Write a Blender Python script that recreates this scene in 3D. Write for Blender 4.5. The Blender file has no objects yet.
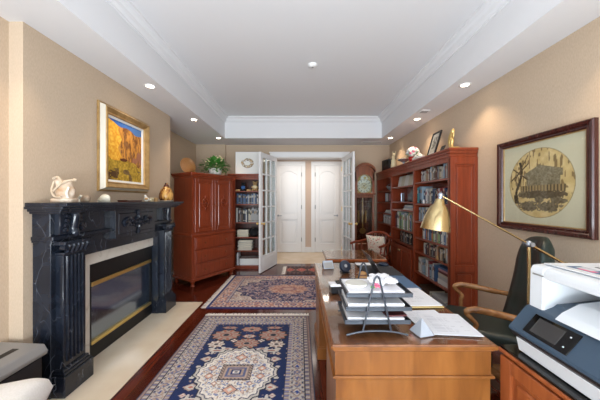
import bpy, bmesh, math, random
import numpy as np
from mathutils import Vector, Matrix, Euler
PI = math.pi
sc = bpy.context.scene
COL = sc.collection
rnd = random.Random(7)

# ------------------------------------------------------------------ colours / materials
def lin(c):
    return tuple(((v/255)/12.92 if v/255 <= .04045 else ((v/255+.055)/1.055)**2.4) for v in c)
def L4(c): return lin(c)+(1,)
MATS = {}
def mat(name, c=(200,200,200), rough=.5, metal=0, coat=0, emit=None, est=1, spec=None, sheen=0):
    m = bpy.data.materials.new(name); m.use_nodes = True
    b = m.node_tree.nodes['Principled BSDF']
    b.inputs['Base Color'].default_value = L4(c)
    b.inputs['Roughness'].default_value = rough
    b.inputs['Metallic'].default_value = metal
    b.inputs['Coat Weight'].default_value = coat
    b.inputs['Coat Roughness'].default_value = .08
    if spec is not None: b.inputs['Specular IOR Level'].default_value = spec
    if sheen: b.inputs['Sheen Weight'].default_value = sheen
    if emit:
        b.inputs['Emission Color'].default_value = L4(emit); b.inputs['Emission Strength'].default_value = est
    MATS[name] = m
    return m
def nd(m, t, **kw):
    n = m.node_tree.nodes.new(t)
    for k, v in kw.items():
        if hasattr(n, k): setattr(n, k, v)
        else: n.inputs[k].default_value = v
    return n
def lk(m, a, b): m.node_tree.links.new(a, b)
def bsdf(m): return m.node_tree.nodes['Principled BSDF']
def ramp(m, stops):
    r = nd(m, 'ShaderNodeValToRGB'); e = r.color_ramp.elements
    while len(e) < len(stops): e.new(.5)
    for i, (p, c) in enumerate(stops): e[i].position = p; e[i].color = L4(c)
    return r
def bump(m, sock, strength=.2, dist=.002):
    b = nd(m, 'ShaderNodeBump'); b.inputs['Strength'].default_value = strength; b.inputs['Distance'].default_value = dist
    lk(m, sock, b.inputs['Height']); lk(m, b.outputs[0], bsdf(m).inputs['Normal'])

def wood(name, c1, c2, c3, scale=(14,14,1.2), rough=.3, coat=.25, axis=None):
    m = mat(name, c2, rough, coat=coat)
    tc = nd(m, 'ShaderNodeTexCoord'); mp = nd(m, 'ShaderNodeMapping'); mp.inputs['Scale'].default_value = scale
    lk(m, tc.outputs['Object'], mp.inputs['Vector'])
    n = nd(m, 'ShaderNodeTexNoise'); n.inputs['Scale'].default_value = 2.2; n.inputs['Detail'].default_value = 5; n.inputs['Distortion'].default_value = .6
    lk(m, mp.outputs[0], n.inputs['Vector'])
    r = ramp(m, [(.25,c1),(.5,c2),(.78,c3)]); lk(m, n.outputs['Fac'], r.inputs['Fac']); lk(m, r.outputs[0], bsdf(m).inputs['Base Color'])
    return m

def marble(name, base, mid, vein, scale=3, rough=.12, wide=.03):
    m = mat(name, base, rough)
    tc = nd(m, 'ShaderNodeTexCoord')
    n0 = nd(m, 'ShaderNodeTexNoise'); n0.inputs['Scale'].default_value = scale*.8; n0.inputs['Detail'].default_value = 6; n0.inputs['Distortion'].default_value = 1.2
    lk(m, tc.outputs['Object'], n0.inputs['Vector'])
    v = nd(m, 'ShaderNodeTexNoise'); v.inputs['Scale'].default_value = scale; v.inputs['Detail'].default_value = 2; v.inputs['Distortion'].default_value = .7
    mp = nd(m, 'ShaderNodeMapping'); mp.inputs['Rotation'].default_value = (.6,.4,.3); mp.inputs['Scale'].default_value = (1.6,1.6,.7)
    lk(m, tc.outputs['Object'], mp.inputs['Vector']); lk(m, mp.outputs[0], v.inputs['Vector'])
    s = nd(m, 'ShaderNodeMath', operation='SUBTRACT'); s.inputs[1].default_value = .5; lk(m, v.outputs['Fac'], s.inputs[0])
    a = nd(m, 'ShaderNodeMath', operation='ABSOLUTE'); lk(m, s.outputs[0], a.inputs[0])
    r = ramp(m, [(0,vein),(wide*.35,mid),(wide,base)]); lk(m, a.outputs[0], r.inputs['Fac'])
    r2 = ramp(m, [(.35,base),(.7,mid)]); lk(m, n0.outputs['Fac'], r2.inputs['Fac'])
    r3 = ramp(m, [(.45,(0,0,0)),(.6,(255,255,255))]); lk(m, n0.outputs['Fac'], r3.inputs['Fac'])
    mx = nd(m, 'ShaderNodeMix', data_type='RGBA'); lk(m, r3.outputs[0], mx.inputs[0]); lk(m, r2.outputs[0], mx.inputs[6]); lk(m, r.outputs[0], mx.inputs[7])
    lk(m, mx.outputs[2], bsdf(m).inputs['Base Color'])
    return m

def noisy(name, c1, c2, scale=60, rough=.6, bmp=0, dist=.002, stretch=(1,1,1), **kw):
    m = mat(name, c1, rough, **kw)
    tc = nd(m, 'ShaderNodeTexCoord'); mp = nd(m, 'ShaderNodeMapping'); mp.inputs['Scale'].default_value = stretch
    lk(m, tc.outputs['Object'], mp.inputs['Vector'])
    n = nd(m, 'ShaderNodeTexNoise'); n.inputs['Scale'].default_value = scale; n.inputs['Detail'].default_value = 4
    lk(m, mp.outputs[0], n.inputs['Vector'])
    r = ramp(m, [(.3,c1),(.7,c2)]); lk(m, n.outputs['Fac'], r.inputs['Fac']); lk(m, r.outputs[0], bsdf(m).inputs['Base Color'])
    if bmp: bump(m, n.outputs['Fac'], bmp, dist)
    return m

def glassy(name, tint=(235,240,240), refl=.1, rough=.02, fres=.5, gcol=(255,255,255)):
    m = bpy.data.materials.new(name); m.use_nodes = True; nt = m.node_tree; nt.nodes.clear()
    out = nt.nodes.new('ShaderNodeOutputMaterial'); mx = nt.nodes.new('ShaderNodeMixShader')
    tr = nt.nodes.new('ShaderNodeBsdfTransparent'); tr.inputs[0].default_value = L4(tint)
    gl = nt.nodes.new('ShaderNodeBsdfGlossy'); gl.inputs['Color'].default_value = L4(gcol); gl.inputs['Roughness'].default_value = rough
    lw = nt.nodes.new('ShaderNodeLayerWeight'); lw.inputs['Blend'].default_value = .1
    ad = nt.nodes.new('ShaderNodeMath'); ad.operation = 'MULTIPLY_ADD'; ad.inputs[1].default_value = fres; ad.inputs[2].default_value = refl
    nt.links.new(lw.outputs['Fresnel'], ad.inputs[0])
    nt.links.new(ad.outputs[0], mx.inputs[0]); nt.links.new(tr.outputs[0], mx.inputs[1]); nt.links.new(gl.outputs[0], mx.inputs[2])
    nt.links.new(mx.outputs[0], out.inputs[0]); MATS[name] = m
    return m

def attr_mat(name, rough=.85, spec=.3, bmp=0, sheen=0):
    m = mat(name, (200,200,200), rough, spec=spec, sheen=sheen)
    a = nd(m, 'ShaderNodeAttribute'); a.attribute_name = 'Col'
    lk(m, a.outputs['Color'], bsdf(m).inputs['Base Color'])
    if bmp:
        n = nd(m, 'ShaderNodeTexNoise'); n.inputs['Scale'].default_value = 350
        tc = nd(m, 'ShaderNodeTexCoord'); lk(m, tc.outputs['Object'], n.inputs['Vector']); bump(m, n.outputs['Fac'], bmp, .004)
    return m

# ------------------------------------------------------------------ mesh helpers
class MB:
    def __init__(s): s.bm = bmesh.new(); s.mi = 0
    def _merge(s, b, M=None):
        if M is not None: b.transform(M)
        for f in b.faces: f.material_index = s.mi
        me = bpy.data.meshes.new('_t'); b.to_mesh(me); b.free(); s.bm.from_mesh(me); bpy.data.meshes.remove(me)
        return s
    def box(s, x0, x1, y0, y1, z0, z1, bev=0, M=None, seg=1):
        b = bmesh.new(); bmesh.ops.create_cube(b, size=1)
        for v in b.verts:
            v.co = Vector(((x0+x1)/2+v.co.x*(x1-x0), (y0+y1)/2+v.co.y*(y1-y0), (z0+z1)/2+v.co.z*(z1-z0)))
        if bev: bmesh.ops.bevel(b, geom=b.edges[:], offset=bev, segments=seg, profile=.5, affect='EDGES')
        return s._merge(b, M)
    def prism(s, pts, axis, a0, a1, M=None, bev=0):
        # polygon extruded along axis: pts are the two other coordinates in order
        b = bmesh.new()
        def mk(p, a):
            return {'x': (a,p[0],p[1]), 'y': (p[0],a,p[1]), 'z': (p[0],p[1],a)}[axis]
        lo = [b.verts.new(mk(p,a0)) for p in pts]; hi = [b.verts.new(mk(p,a1)) for p in pts]
        n = len(pts)
        b.faces.new(lo); b.faces.new(hi)
        for i in range(n): b.faces.new((lo[i], lo[(i+1)%n], hi[(i+1)%n], hi[i]))
        bmesh.ops.recalc_face_normals(b, faces=b.faces[:])
        if bev: bmesh.ops.bevel(b, geom=b.edges[:], offset=bev, segments=1, affect='EDGES')
        return s._merge(b, M)
    def lathe(s, prof, n=20, M=None, c=(0,0)):
        b = bmesh.new(); rings = []
        for r, z in prof:
            if r < 1e-5: rings.append([b.verts.new((c[0],c[1],z))])
            else: rings.append([b.verts.new((c[0]+r*math.cos(2*PI*i/n), c[1]+r*math.sin(2*PI*i/n), z)) for i in range(n)])
        for A, B in zip(rings, rings[1:]):
            for i in range(n):
                j = (i+1)%n
                if len(A)==1 and len(B)==1: break
                if len(A)==1: b.faces.new((A[0],B[i],B[j]))
                elif len(B)==1: b.faces.new((A[i],A[j],B[0]))
                else: b.faces.new((A[i],A[j],B[j],B[i]))
        bmesh.ops.recalc_face_normals(b, faces=b.faces[:])
        return s._merge(b, M)
    def tube(s, pts, r, n=8, M=None, cap=True):
        b = bmesh.new(); P = [Vector(p) for p in pts]; rr = r if isinstance(r,(list,tuple)) else [r]*len(P)
        T = [(P[min(i+1,len(P)-1)]-P[max(i-1,0)]).normalized() for i in range(len(P))]
        u = T[0].orthogonal().normalized(); rings = []
        for i, p in enumerate(P):
            u = (u - T[i]*u.dot(T[i])).normalized(); v = T[i].cross(u)
            rings.append([b.verts.new(p+(u*math.cos(2*PI*k/n)+v*math.sin(2*PI*k/n))*rr[i]) for k in range(n)])
        for A, B in zip(rings, rings[1:]):
            for i in range(n): b.faces.new((A[i],A[(i+1)%n],B[(i+1)%n],B[i]))
        if cap: b.faces.new(rings[0]); b.faces.new(rings[-1])
        bmesh.ops.recalc_face_normals(b, faces=b.faces[:])
        return s._merge(b, M)
    def ell(s, c, r, sub=2, M=None):
        b = bmesh.new(); bmesh.ops.create_icosphere(b, subdivisions=sub, radius=1)
        rr = r if isinstance(r,(list,tuple)) else (r,r,r)
        Q = Matrix.Translation(c) @ (M if M is not None else Matrix()) @ Matrix.Diagonal((*rr,1))
        return s._merge(b, Q)
    def grid(s, f, nu, nv, closed_u=False):
        b = bmesh.new(); V = [[b.verts.new(f(i/nu, j/nv)) for j in range(nv+1)] for i in range(nu+(0 if closed_u else 1))]
        for i in range(nu):
            A = V[i]; B = V[(i+1)%len(V)]
            for j in range(nv): b.faces.new((A[j],B[j],B[j+1],A[j+1]))
        return s._merge(b)
    def build(s, name, mats, parent=None, smooth=False, loc=None, angle=40):
        me = bpy.data.meshes.new(name); s.bm.to_mesh(me); s.bm.free()
        for m in (mats if isinstance(mats,(list,tuple)) else [mats]): me.materials.append(MATS[m] if isinstance(m,str) else m)
        if smooth:
            me.polygons.foreach_set('use_smooth', [True]*len(me.polygons))
            try: me.set_sharp_from_angle(angle=math.radians(angle))
            except Exception: pass
        o = bpy.data.objects.new(name, me); COL.objects.link(o)
        if parent: o.parent = parent
        if loc: o.location = loc
        return o

def tag(o, label, cat, group=None, kind=None):
    o['label'] = label; o['category'] = cat
    if group: o['group'] = group
    if kind: o['kind'] = kind
    return o
def thing(name, label, cat, loc=(0,0,0), rz=0, group=None):
    o = bpy.data.objects.new(name, None); COL.objects.link(o); o.empty_display_size = .1
    o.location = loc; o.rotation_euler = (0,0,rz)
    return tag(o, label, cat, group)
def struct(o): o['kind'] = 'structure'; return o
def copy_tree(o, parent=None):
    c = o.copy(); COL.objects.link(c)
    if parent: c.parent = parent
    for ch in o.children: copy_tree(ch, c)
    return c
def RZ(a): return Matrix.Rotation(a,4,'Z')
def TR(*p): return Matrix.Translation(p)
def bez(p, n=10):
    # Catmull-Rom through points
    P = [Vector(q) for q in p]; P = [P[0]*2-P[1]]+P+[P[-1]*2-P[-2]]; out = []
    for i in range(1,len(P)-2):
        for k in range(n):
            t = k/n; a,b,c,d = P[i-1],P[i],P[i+1],P[i+2]
            out.append(.5*((2*b)+(-a+c)*t+(2*a-5*b+4*c-d)*t*t+(-a+3*b-3*c+d)*t**3))
    out.append(P[-2]); return out

def sheet(name, w, h, nx, ny, colf, m, parent=None, plane='xy', loc=(0,0,0), thick=0, edge=None, zf=None):
    """flat printed/woven sheet: a fine grid whose woven or printed colours come from colf(u,v) (metres, centred)"""
    xs = np.linspace(-w/2, w/2, nx+1); ys = np.linspace(-h/2, h/2, ny+1)
    U, V = np.meshgrid(xs, ys)
    C = colf(U, V)
    C = np.clip(C/255, 0, 1); C = np.where(C <= .04045, C/12.92, ((C+.055)/1.055)**2.4)
    Z = np.zeros_like(U) if zf is None else zf(U, V)
    if plane == 'xy': co = np.stack([U, V, Z+thick], -1)
    elif plane == 'xz': co = np.stack([U, -Z-thick, V], -1)      # faces -Y
    co = co.reshape(-1,3)
    idx = np.arange((nx+1)*(ny+1)).reshape(ny+1, nx+1)
    F = np.stack([idx[:-1,:-1], idx[:-1,1:], idx[1:,1:], idx[1:,:-1]], -1).reshape(-1,4)
    verts = [tuple(c) for c in co]; faces = [tuple(int(q) for q in f) for f in F]
    cols = C.reshape(-1,3)
    if thick:
        ring = list(idx[0,:])+list(idx[1:,-1])+list(idx[-1,-2::-1])+list(idx[-2:0:-1,0])
        base = len(verts); ec = np.array(lin(edge or (90,80,80)))
        for r in ring:
            c = co[r].copy()
            if plane == 'xy': c[2] = 0
            else: c[1] = 0
            verts.append(tuple(c)); 
        cols = np.concatenate([cols, np.repeat(ec[None,:], len(ring), 0)])
        n = len(ring)
        for i in range(n):
            j = (i+1)%n; faces.append((int(ring[j]), int(ring[i]), base+i, base+j))
        faces.append(tuple(base+i for i in range(n-1,-1,-1)))
    me = bpy.data.meshes.new(name); me.from_pydata(verts, [], faces)
    a = me.color_attributes.new('Col', 'FLOAT_COLOR', 'POINT')
    a.data.foreach_set('color', np.concatenate([cols, np.ones((len(cols),1))], 1).astype(np.float32).ravel())
    me.materials.append(m); me.update()
    o = bpy.data.objects.new(name, me); COL.objects.link(o); o.location = loc
    if parent: o.parent = parent
    return o
def vnoise(U, V, s, seed=0):
    """smooth value noise on arrays"""
    r = np.random.RandomState(seed); N = 64; T = r.rand(N,N)
    x = U*s+1000; y = V*s+1000; xi = np.floor(x).astype(int); yi = np.floor(y).astype(int); fx = x-xi; fy = y-yi
    fx = fx*fx*(3-2*fx); fy = fy*fy*(3-2*fy)
    g = lambda a,b: T[a%N, b%N]
    return (g(xi,yi)*(1-fx)+g(xi+1,yi)*fx)*(1-fy)+(g(xi,yi+1)*(1-fx)+g(xi+1,yi+1)*fx)*fy
def put(C, mask, c):
    C[mask] = c

# ------------------------------------------------------------------ materials
def wall_mat():
    m = mat('grasscloth', (196,174,151), .85, spec=.2)
    tc = nd(m,'ShaderNodeTexCoord'); mp = nd(m,'ShaderNodeMapping'); mp.inputs['Scale'].default_value = (60,60,16)
    lk(m, tc.outputs['Object'], mp.inputs['Vector'])
    n = nd(m,'ShaderNodeTexNoise'); n.inputs['Scale'].default_value = 3; n.inputs['Detail'].default_value = 6; lk(m, mp.outputs[0], n.inputs['Vector'])
    r = ramp(m, [(.3,(188,168,146)),(.7,(200,180,157))]); lk(m, n.outputs['Fac'], r.inputs['Fac']); lk(m, r.outputs[0], bsdf(m).inputs['Base Color'])
    bump(m, n.outputs['Fac'], .25, .002)
wall_mat()
mat('ceiling_paint', (224,224,226), .9, spec=.2)
mat('white_paint', (236,236,236), .35)
mat('hall_paint', (205,182,165), .8)
noisy('hall_tile', (222,198,166), (232,210,180), 5, .25)
noisy('hearth_marble', (226,208,182), (236,222,200), 4, .12)
marble('slip_marble', (216,210,200), (206,198,186), (190,180,168), 4, .25)
marble('black_marble', (25,30,40), (44,50,62), (118,120,126), 4.2, .2, .013)
def floor_mat():
    m = mat('cherry_floor', (92,36,22), .16, coat=.3)
    tc = nd(m,'ShaderNodeTexCoord'); mp = nd(m,'ShaderNodeMapping'); mp.inputs['Rotation'].default_value = (0,0,PI/2); lk(m, tc.outputs['Object'], mp.inputs['Vector'])
    b = nd(m,'ShaderNodeTexBrick'); lk(m, mp.outputs[0], b.inputs['Vector'])
    b.inputs['Color1'].default_value = L4((112,46,28)); b.inputs['Color2'].default_value = L4((78,28,18)); b.inputs['Mortar'].default_value = L4((30,10,8))
    b.inputs['Scale'].default_value = 1; b.inputs['Mortar Size'].default_value = .0015; b.inputs['Brick Width'].default_value = 1.1; b.inputs['Row Height'].default_value = .085
    n = nd(m,'ShaderNodeTexNoise'); n.inputs['Scale'].default_value = 4; n.inputs['Detail'].default_value = 5
    m2 = nd(m,'ShaderNodeMapping'); m2.inputs['Scale'].default_value = (14,1,1); lk(m, tc.outputs['Object'], m2.inputs['Vector']); lk(m, m2.outputs[0], n.inputs['Vector'])
    r = ramp(m, [(.3,(190,190,190)),(.7,(255,255,255))]); lk(m, n.outputs['Fac'], r.inputs['Fac'])
    mx = nd(m,'ShaderNodeMix', data_type='RGBA', blend_type='MULTIPLY'); mx.inputs[0].default_value = 1
    lk(m, b.outputs['Color'], mx.inputs[6]); lk(m, r.outputs[0], mx.inputs[7]); lk(m, mx.outputs[2], bsdf(m).inputs['Base Color'])
floor_mat()
wood('cherry', (112,44,22), (128,53,27), (140,61,33))
wood('cherry_dark', (58,24,16), (78,34,22), (96,44,28))
wood('clock_wood', (98,50,28), (124,66,38), (144,82,50))
wood('honey', (110,64,28), (136,84,38), (158,102,50), scale=(5,5,1.1), rough=.32)
wood('honey_top', (108,68,44), (136,88,58), (156,108,74), scale=(6,1.2,6), rough=.22)
wood('cherry_return', (128,62,30), (158,84,44), (180,104,58), scale=(10,10,1.2))
wood('arm_wood', (120,78,44), (156,108,66), (180,134,88), scale=(5,5,5), rough=.25)
noisy('gold_leaf', (168,134,84), (198,164,112), 14, .36, metal=.55)
mat('brass', (196,174,128), .24, 1)
mat('bright_brass', (234,200,124), .32, 1)
mat('cream_lacquer', (224,206,172), .25)
mat('black_metal', (20,21,24), .4)
mat('wire_metal', (66,70,78), .38, .4)
mat('matte_black', (9,9,11), .45)
noisy('fire_brick', (34,32,32), (52,48,46), 20, .9)
wood('log', (60,46,36), (92,76,60), (120,104,88), scale=(3,20,20), rough=.9, coat=0)
glassy('pane_glass', (244,248,248), .04, fres=.2)
glassy('fire_glass', (140,150,160), .42, .12, gcol=(205,226,250))
glassy('desk_glass', (252,252,250), .06, .05, .3)
glassy('print_glass', (248,248,246), .015, .02, .1)
glassy('cabinet_glass', (215,208,200), .06)
noisy('green_leather', (22,38,37), (30,48,46), 80, .34, .15, .001)
noisy('grey_leather', (34,37,39), (44,47,48), 60, .5, .15, .001)
mat('white_plastic', (226,230,234), .35)
mat('slate_plastic', (62,80,98), .35)
mat('dark_plastic', (30,30,34), .3)
mat('screen_black', (8,9,12), .08)
mat('screen_grey', (62,60,60), .2)
mat('icon_white', (200,205,210), .5)
mat('silver_plastic', (150,148,146), .4, .1)
mat('paper', (236,236,240), .8)
mat('folder_blue', (78,108,142), .5)
mat('folder_buff', (206,180,120), .6)
noisy('white_linen', (226,222,216), (236,232,228), 120, .9, .2, .001)
mat('blotter', (46,50,56), .5)
mat('laptop_dark', (40,26,24), .4)
mat('navy_plastic', (28,40,60), .35)
mat('silver_metal', (170,180,194), .28, .9)
mat('terracotta', (170,52,40), .5)
mat('red_glaze', (176,28,30), .3)
mat('leaf', (76,144,58), .5)
mat('leaf_pale', (104,152,72), .5)
mat('petal_white', (238,232,228), .7)
mat('petal_pink', (228,120,150), .7)
mat('frosted_stone', (156,160,168), .4)
noisy('cream_stone', (178,156,130), (206,190,168), 20, .7)
mat('tan_leather', (150,110,66), .6)
mat('cove_cream', (206,198,182), .4, .2)
mat('petal_cream', (226,210,170), .7)
mat('ceramic', (226,224,214), .25)
noisy('carved_stone', (166,128,92), (222,208,190), 16, .7)
noisy('driftwood', (110,80,56), (186,170,150), 22, .7)
noisy('shell', (224,218,198), (238,234,218), 18, .4)
mat('gold_figure', (206,176,112), .3, .6)
mat('tan_plush', (190,152,104), .95)
mat('black_plush', (24,24,28), .9)
mat('blue_plush', (70,110,168), .9)
mat('dial_white', (232,226,208), .4)
mat('picture_mat', (206,202,176), .8)
mat('canvas_white', (232,232,228), .7)
wood('mahogany', (46,20,18), (62,28,24), (78,38,32), rough=.25)
mat('light_lens', (255,240,215), .5, emit=(255,236,205), est=14)
mat('fringe', (240,234,226), .95)
M_PRINT = attr_mat('printed', .75)
M_PAINT = attr_mat('painted_canvas', .55)
M_RUG = attr_mat('woven_wool', .95, .1, .5, .1)

# ------------------------------------------------------------------ dimensions
H = 2.70; HT = 3.12
XL, XLN, XB, XR = -2.34, -2.04, -1.94, 2.04        # far left wall, near left wall, chimney breast, right wall
YB, YBL = 5.85, 5.78                                # back wall, its left segment
YW = -1.30                                          # window wall
OX0, OX1, OZ = -.57, 1.00, 2.43                     # opening to the hall
YH = 7.16
BY0, BY1 = 1.80, 3.84
FB = (2.34, 3.22, .08, .85)                         # firebox hole Y0 Y1 Z0 Z1
def bx(name, m, *boxes, parent=None, bev=0):
    b = MB()
    for q in boxes: b.box(*q, bev=bev)
    return b.build(name, m, parent)

# floor / walls
o = struct(bx('floor', 'cherry_floor', (XL-.1, XR+.1, YW-.1, YB, -.1, 0)))
o = struct(bx('floor_hall', 'hall_tile', (-1.6, 2.0, YB, YH+.1, -.1, 0)))
struct(bx('wall_right', 'grasscloth', (XR, XR+.12, YW-.1, YB+.12, 0, H)))
struct(bx('wall_left', 'grasscloth', (XL-.12, XL, BY1-.3, YB+.12, 0, H), (XLN-.12, XLN, YW-.1, BY0+.02, 0, H)))
struct(bx('wall_chimney', 'grasscloth',
    (XB-.1, XB, BY0, FB[0], 0, H), (XB-.1, XB, FB[1], BY1, 0, H), (XB-.1, XB, FB[0], FB[1], FB[3], H), (XB-.1, XB, FB[0], FB[1], 0, FB[2]),
    (XLN-.12, XB-.1, BY0, BY0+.06, 0, H), (XL-.12, XB-.1, BY1-.06, BY1, 0, H)))
struct(bx('wall_back', 'grasscloth',
    (XL-.12, -1.68, YBL, YB+.12, 0, H), (-1.68, OX0-.02, YB, YB+.12, 0, H), (OX1+.02, XR, YB, YB+.12, 0, H), (OX0-.02, OX1+.02, YB, YB+.12, OZ+.02, H)))
# window wall behind the camera
WX0, WX1, WZ0, WZ1 = -1.75, 1.75, .45, 2.55
struct(bx('wall_front', 'grasscloth', (XLN-.12, WX0, YW-.12, YW, 0, H), (WX1, XR, YW-.12, YW, 0, H), (WX0, WX1, YW-.12, YW, 0, WZ0), (WX0, WX1, YW-.12, YW, WZ1, H)))
b = MB(); f = .05
b.box(WX0, WX1, YW-.1, YW-.03, WZ0, WZ0+f); b.box(WX0, WX1, YW-.1, YW-.03, WZ1-f, WZ1)
for k in range(4):
    x = WX0+(WX1-WX0-f)*k/3; b.box(x, x+f, YW-.1, YW-.03, WZ0, WZ1)
wn = struct(b.build('window_1', 'white_paint'))
bx('pane', 'pane_glass', (WX0+f, WX1-f, YW-.07, YW-.062, WZ0+f, WZ1-f), parent=wn)
# hall
struct(bx('wall_hall', 'hall_paint', (-1.6, 2.0, YH, YH+.1, 0, 2.56), (-1.7, -1.6, YB+.12, YH+.1, 0, 2.56), (2.0, 2.1, YB+.12, YH+.1, 0, 2.56)))
struct(bx('ceiling_hall', 'ceiling_paint', (-1.7, 2.1, YB+.12, YH+.1, 2.56, 2.62)))
# ceiling: soffit ring + tray
TX0, TX1, TY0, TY1 = -1.52, 1.65, -.75, 5.2
struct(bx('ceiling', 'ceiling_paint', (XL-.12, TX0, YW-.12, YB+.12, H, HT+.05), (TX1, XR+.12, YW-.12, YB+.12, H, HT+.05),
    (TX0, TX1, YW-.12, TY0, H, HT+.05), (TX0, TX1, TY1, YB+.12, H, HT+.05), (TX0, TX1, TY0, TY1, HT, HT+.05)))
# crown moulding inside the tray
def crown(name):
    pr = [(0,0),(.014,0),(.018,.016),(.04,.032),(.05,.06),(.07,.078),(.095,.086),(.1,.11),(0,.11)]
    b = MB(); z0 = HT-.11
    P = lambda d: [(TX0+d,TY0+d),(TX1-d,TY0+d),(TX1-d,TY1-d),(TX0+d,TY1-d)]
    bb = bmesh.new(); R = [[bb.verts.new((x,y,z0+z)) for x,y in P(d)] for d,z in pr[:-1]]
    for A, B in zip(R, R[1:]):
        for i in range(4): bb.faces.new((A[i],A[(i+1)%4],B[(i+1)%4],B[i]))
    bmesh.ops.recalc_face_normals(bb, faces=bb.faces[:]); b._merge(bb)
    return b.build(name, 'ceiling_paint')
struct(crown('trim_1'))
# opening casing and jambs
b = MB()
b.box(OX0-.02, OX0+.012, YB-.01, YB+.14, 0, OZ); b.box(OX1-.012, OX1+.02, YB-.01, YB+.14, 0, OZ); b.box(OX0-.02, OX1+.02, YB-.01, YB+.14, OZ-.012, OZ+.02)
for y0, y1 in ((YB-.03, YB-.001), (YB+.121, YB+.15)):
    b.box(OX0-.11, OX0, y0, y1, 0, OZ, .004); b.box(OX1, OX1+.11, y0, y1, 0, OZ, .004); b.box(OX0-.11, OX1+.11, y0, y1, OZ, OZ+.11, .004)
    if y0 < YB: b.box(OX0-.13, OX1+.13, y0-.015, y1, OZ+.085, OZ+.11, .004)
struct(b.build('trim_2', 'white_paint'))
# baseboards
struct(bx('baseboard_right', 'white_paint', (XR-.018, XR-.001, YW, 2.93, 0, .14), bev=.003))
struct(bx('baseboard_left', 'white_paint', (XLN+.001, XLN+.018, YW, 1.0, 0, .14), (XL+.001, XL+.018, BY1, YBL, 0, .14), bev=.003))
struct(bx('baseboard_back', 'white_paint', (-1.66, OX0-.12, YB-.018, YB-.001, 0, .14), (OX1+.12, 1.12, YB-.018, YB-.001, 0, .14), bev=.003))
struct(bx('baseboard_hall', 'white_paint', (.152, .308, YH-.018, YH-.001, 0, .14), (-1.6,-.8, YH-.018, YH-.001, 0, .14), (1.18,2.0, YH-.018, YH-.001, 0, .14), bev=.003))

# hall doors
def hall_door(n, x0, x1, hinge_right):
    zt = 2.40
    b = MB()                                         # casing
    b.box(x0-.11, x0-.004, YH-.03, YH-.001, 0, zt+.005, .004); b.box(x1+.004, x1+.11, YH-.03, YH-.001, 0, zt+.005, .004); b.box(x0-.11, x1+.11, YH-.032, YH-.001, zt+.005, zt+.12, .004)
    d = struct(b.build('door_%d' % n, 'white_paint'))
    w = x1-x0; s = .115
    b = MB(); y0 = YH-.066; yb = YH-.012
    b.box(x0, x1, yb-.012, yb, .01, zt)                                         # field
    for q in ((x0, x0+s), (x1-s, x1)): b.box(q[0], q[1], y0+.012, yb-.005, .01, zt, .003)
    b.box(x0+s, x1-s, y0+.012, yb-.005, .01, .25, .003); b.box(x0+s, x1-s, y0+.012, yb-.005, .92, 1.06, .003)
    arch = [(x0+s, zt), (x0+s, zt-.26)]+[(x0+s+(w-2*s)*t/12, zt-.26+.11*math.sin(PI*t/12)**1.0) for t in range(1,12)]+[(x1-s, zt-.26), (x1-s, zt)]
    b.prism(arch, 'y', y0+.012, yb-.005)
    # raised panels
    p = .05
    b.box(x0+s+p, x1-s-p, y0+.016, yb-.005, .25+p, .92-p, .008)
    up = [(x0+s+p, 1.06+p), (x1-s-p, 1.06+p), (x1-s-p, zt-.26-p+.01)]+[(x1-s-p-(w-2*s-2*p)*t/12, zt-.26-p+.01+.10*math.sin(PI*t/12)) for t in range(1,12)]+[(x0+s+p, zt-.26-p+.01)]
    b.prism(up, 'y', y0+.016, yb-.005)
    pan = b.build('door_panel', 'white_paint', d)
    xh = x1 if hinge_right else x0
    for z in (.3, 1.2, 2.1):
        bx('hinge', 'silver_plastic', (xh-.01, xh+.012, YH-.06, YH-.03, z, z+.11), parent=d)
    xk = x0+.06 if hinge_right else x1-.06
    b = MB(); b.tube([(xk, YH-.05, 1.02), (xk, YH-.10, 1.02)], .009); b.tube([(xk, YH-.10, 1.02), (xk+(.1 if hinge_right else -.1), YH-.10, 1.02)], .009); b.lathe([(0,0),(.028,0),(.026,.008),(0,.008)], 14, TR(xk, YH-.054, 1.02) @ Matrix.Rotation(PI/2,4,'X'))
    b.build('handle', 'silver_metal', d, True)
hall_door(1, -.66, .04, True)
hall_door(2, .42, 1.09, False)

# french door leaves (local: hinge at origin, leaf along +X, thickness about y)
def french(n, loc, rz, mirror=False):
    W, Z, t = .80, 2.40, .04; s = .095; zb, zt = .33, .10
    b = MB()
    b.box(0, s, -t/2, t/2, .012, Z, .003); b.box(W-s, W, -t/2, t/2, .012, Z, .003)
    b.box(s, W-s, -t/2, t/2, Z-zt, Z, .003); b.box(s, W-s, -t/2, t/2, .012, zb, .003)
    b.box(s+.05, W-s-.05, -t/2-.006, t/2+.006, .1, zb-.06, .006)
    for k in (1,2):
        x = s+(W-2*s)*k/3; b.box(x-.014, x+.014, -t/2+.004, t/2-.004, zb, Z-zt)
    for k in range(1,6):
        z = zb+(Z-zt-zb)*k/6; b.box(s, W-s, -t/2+.004, t/2-.004, z-.014, z+.014)
    d = struct(b.build('door_%d' % n, 'white_paint')); d.location = loc; d.rotation_euler = (0,0,rz)
    bx('pane', 'pane_glass', (s, W-s, -.003, .003, zb, Z-zt), parent=d)
    b = MB()
    for sg in (-1,1):
        b.lathe([(0,0),(.024,0),(.022,.008),(.009,.012),(.009,.035),(.024,.045),(.028,.058),(.02,.07),(0,.073)], 16, TR(W-.05, sg*t/2, .98) @ Matrix.Rotation(-sg*PI/2,4,'X'))
    b.build('knob', 'bright_brass', d, True)
    for z in (.3, 1.2, 2.1): bx('hinge', 'bright_brass', (-.008, .012, -t/2-.008, -t/2, z, z+.1), parent=d)
    return d
french(3, (OX0+.035, YB-.045, 0), math.atan2(-.79,-.27))
french(4, (OX1-.035, YB-.045, 0), math.atan2(-.80,.085))
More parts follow.
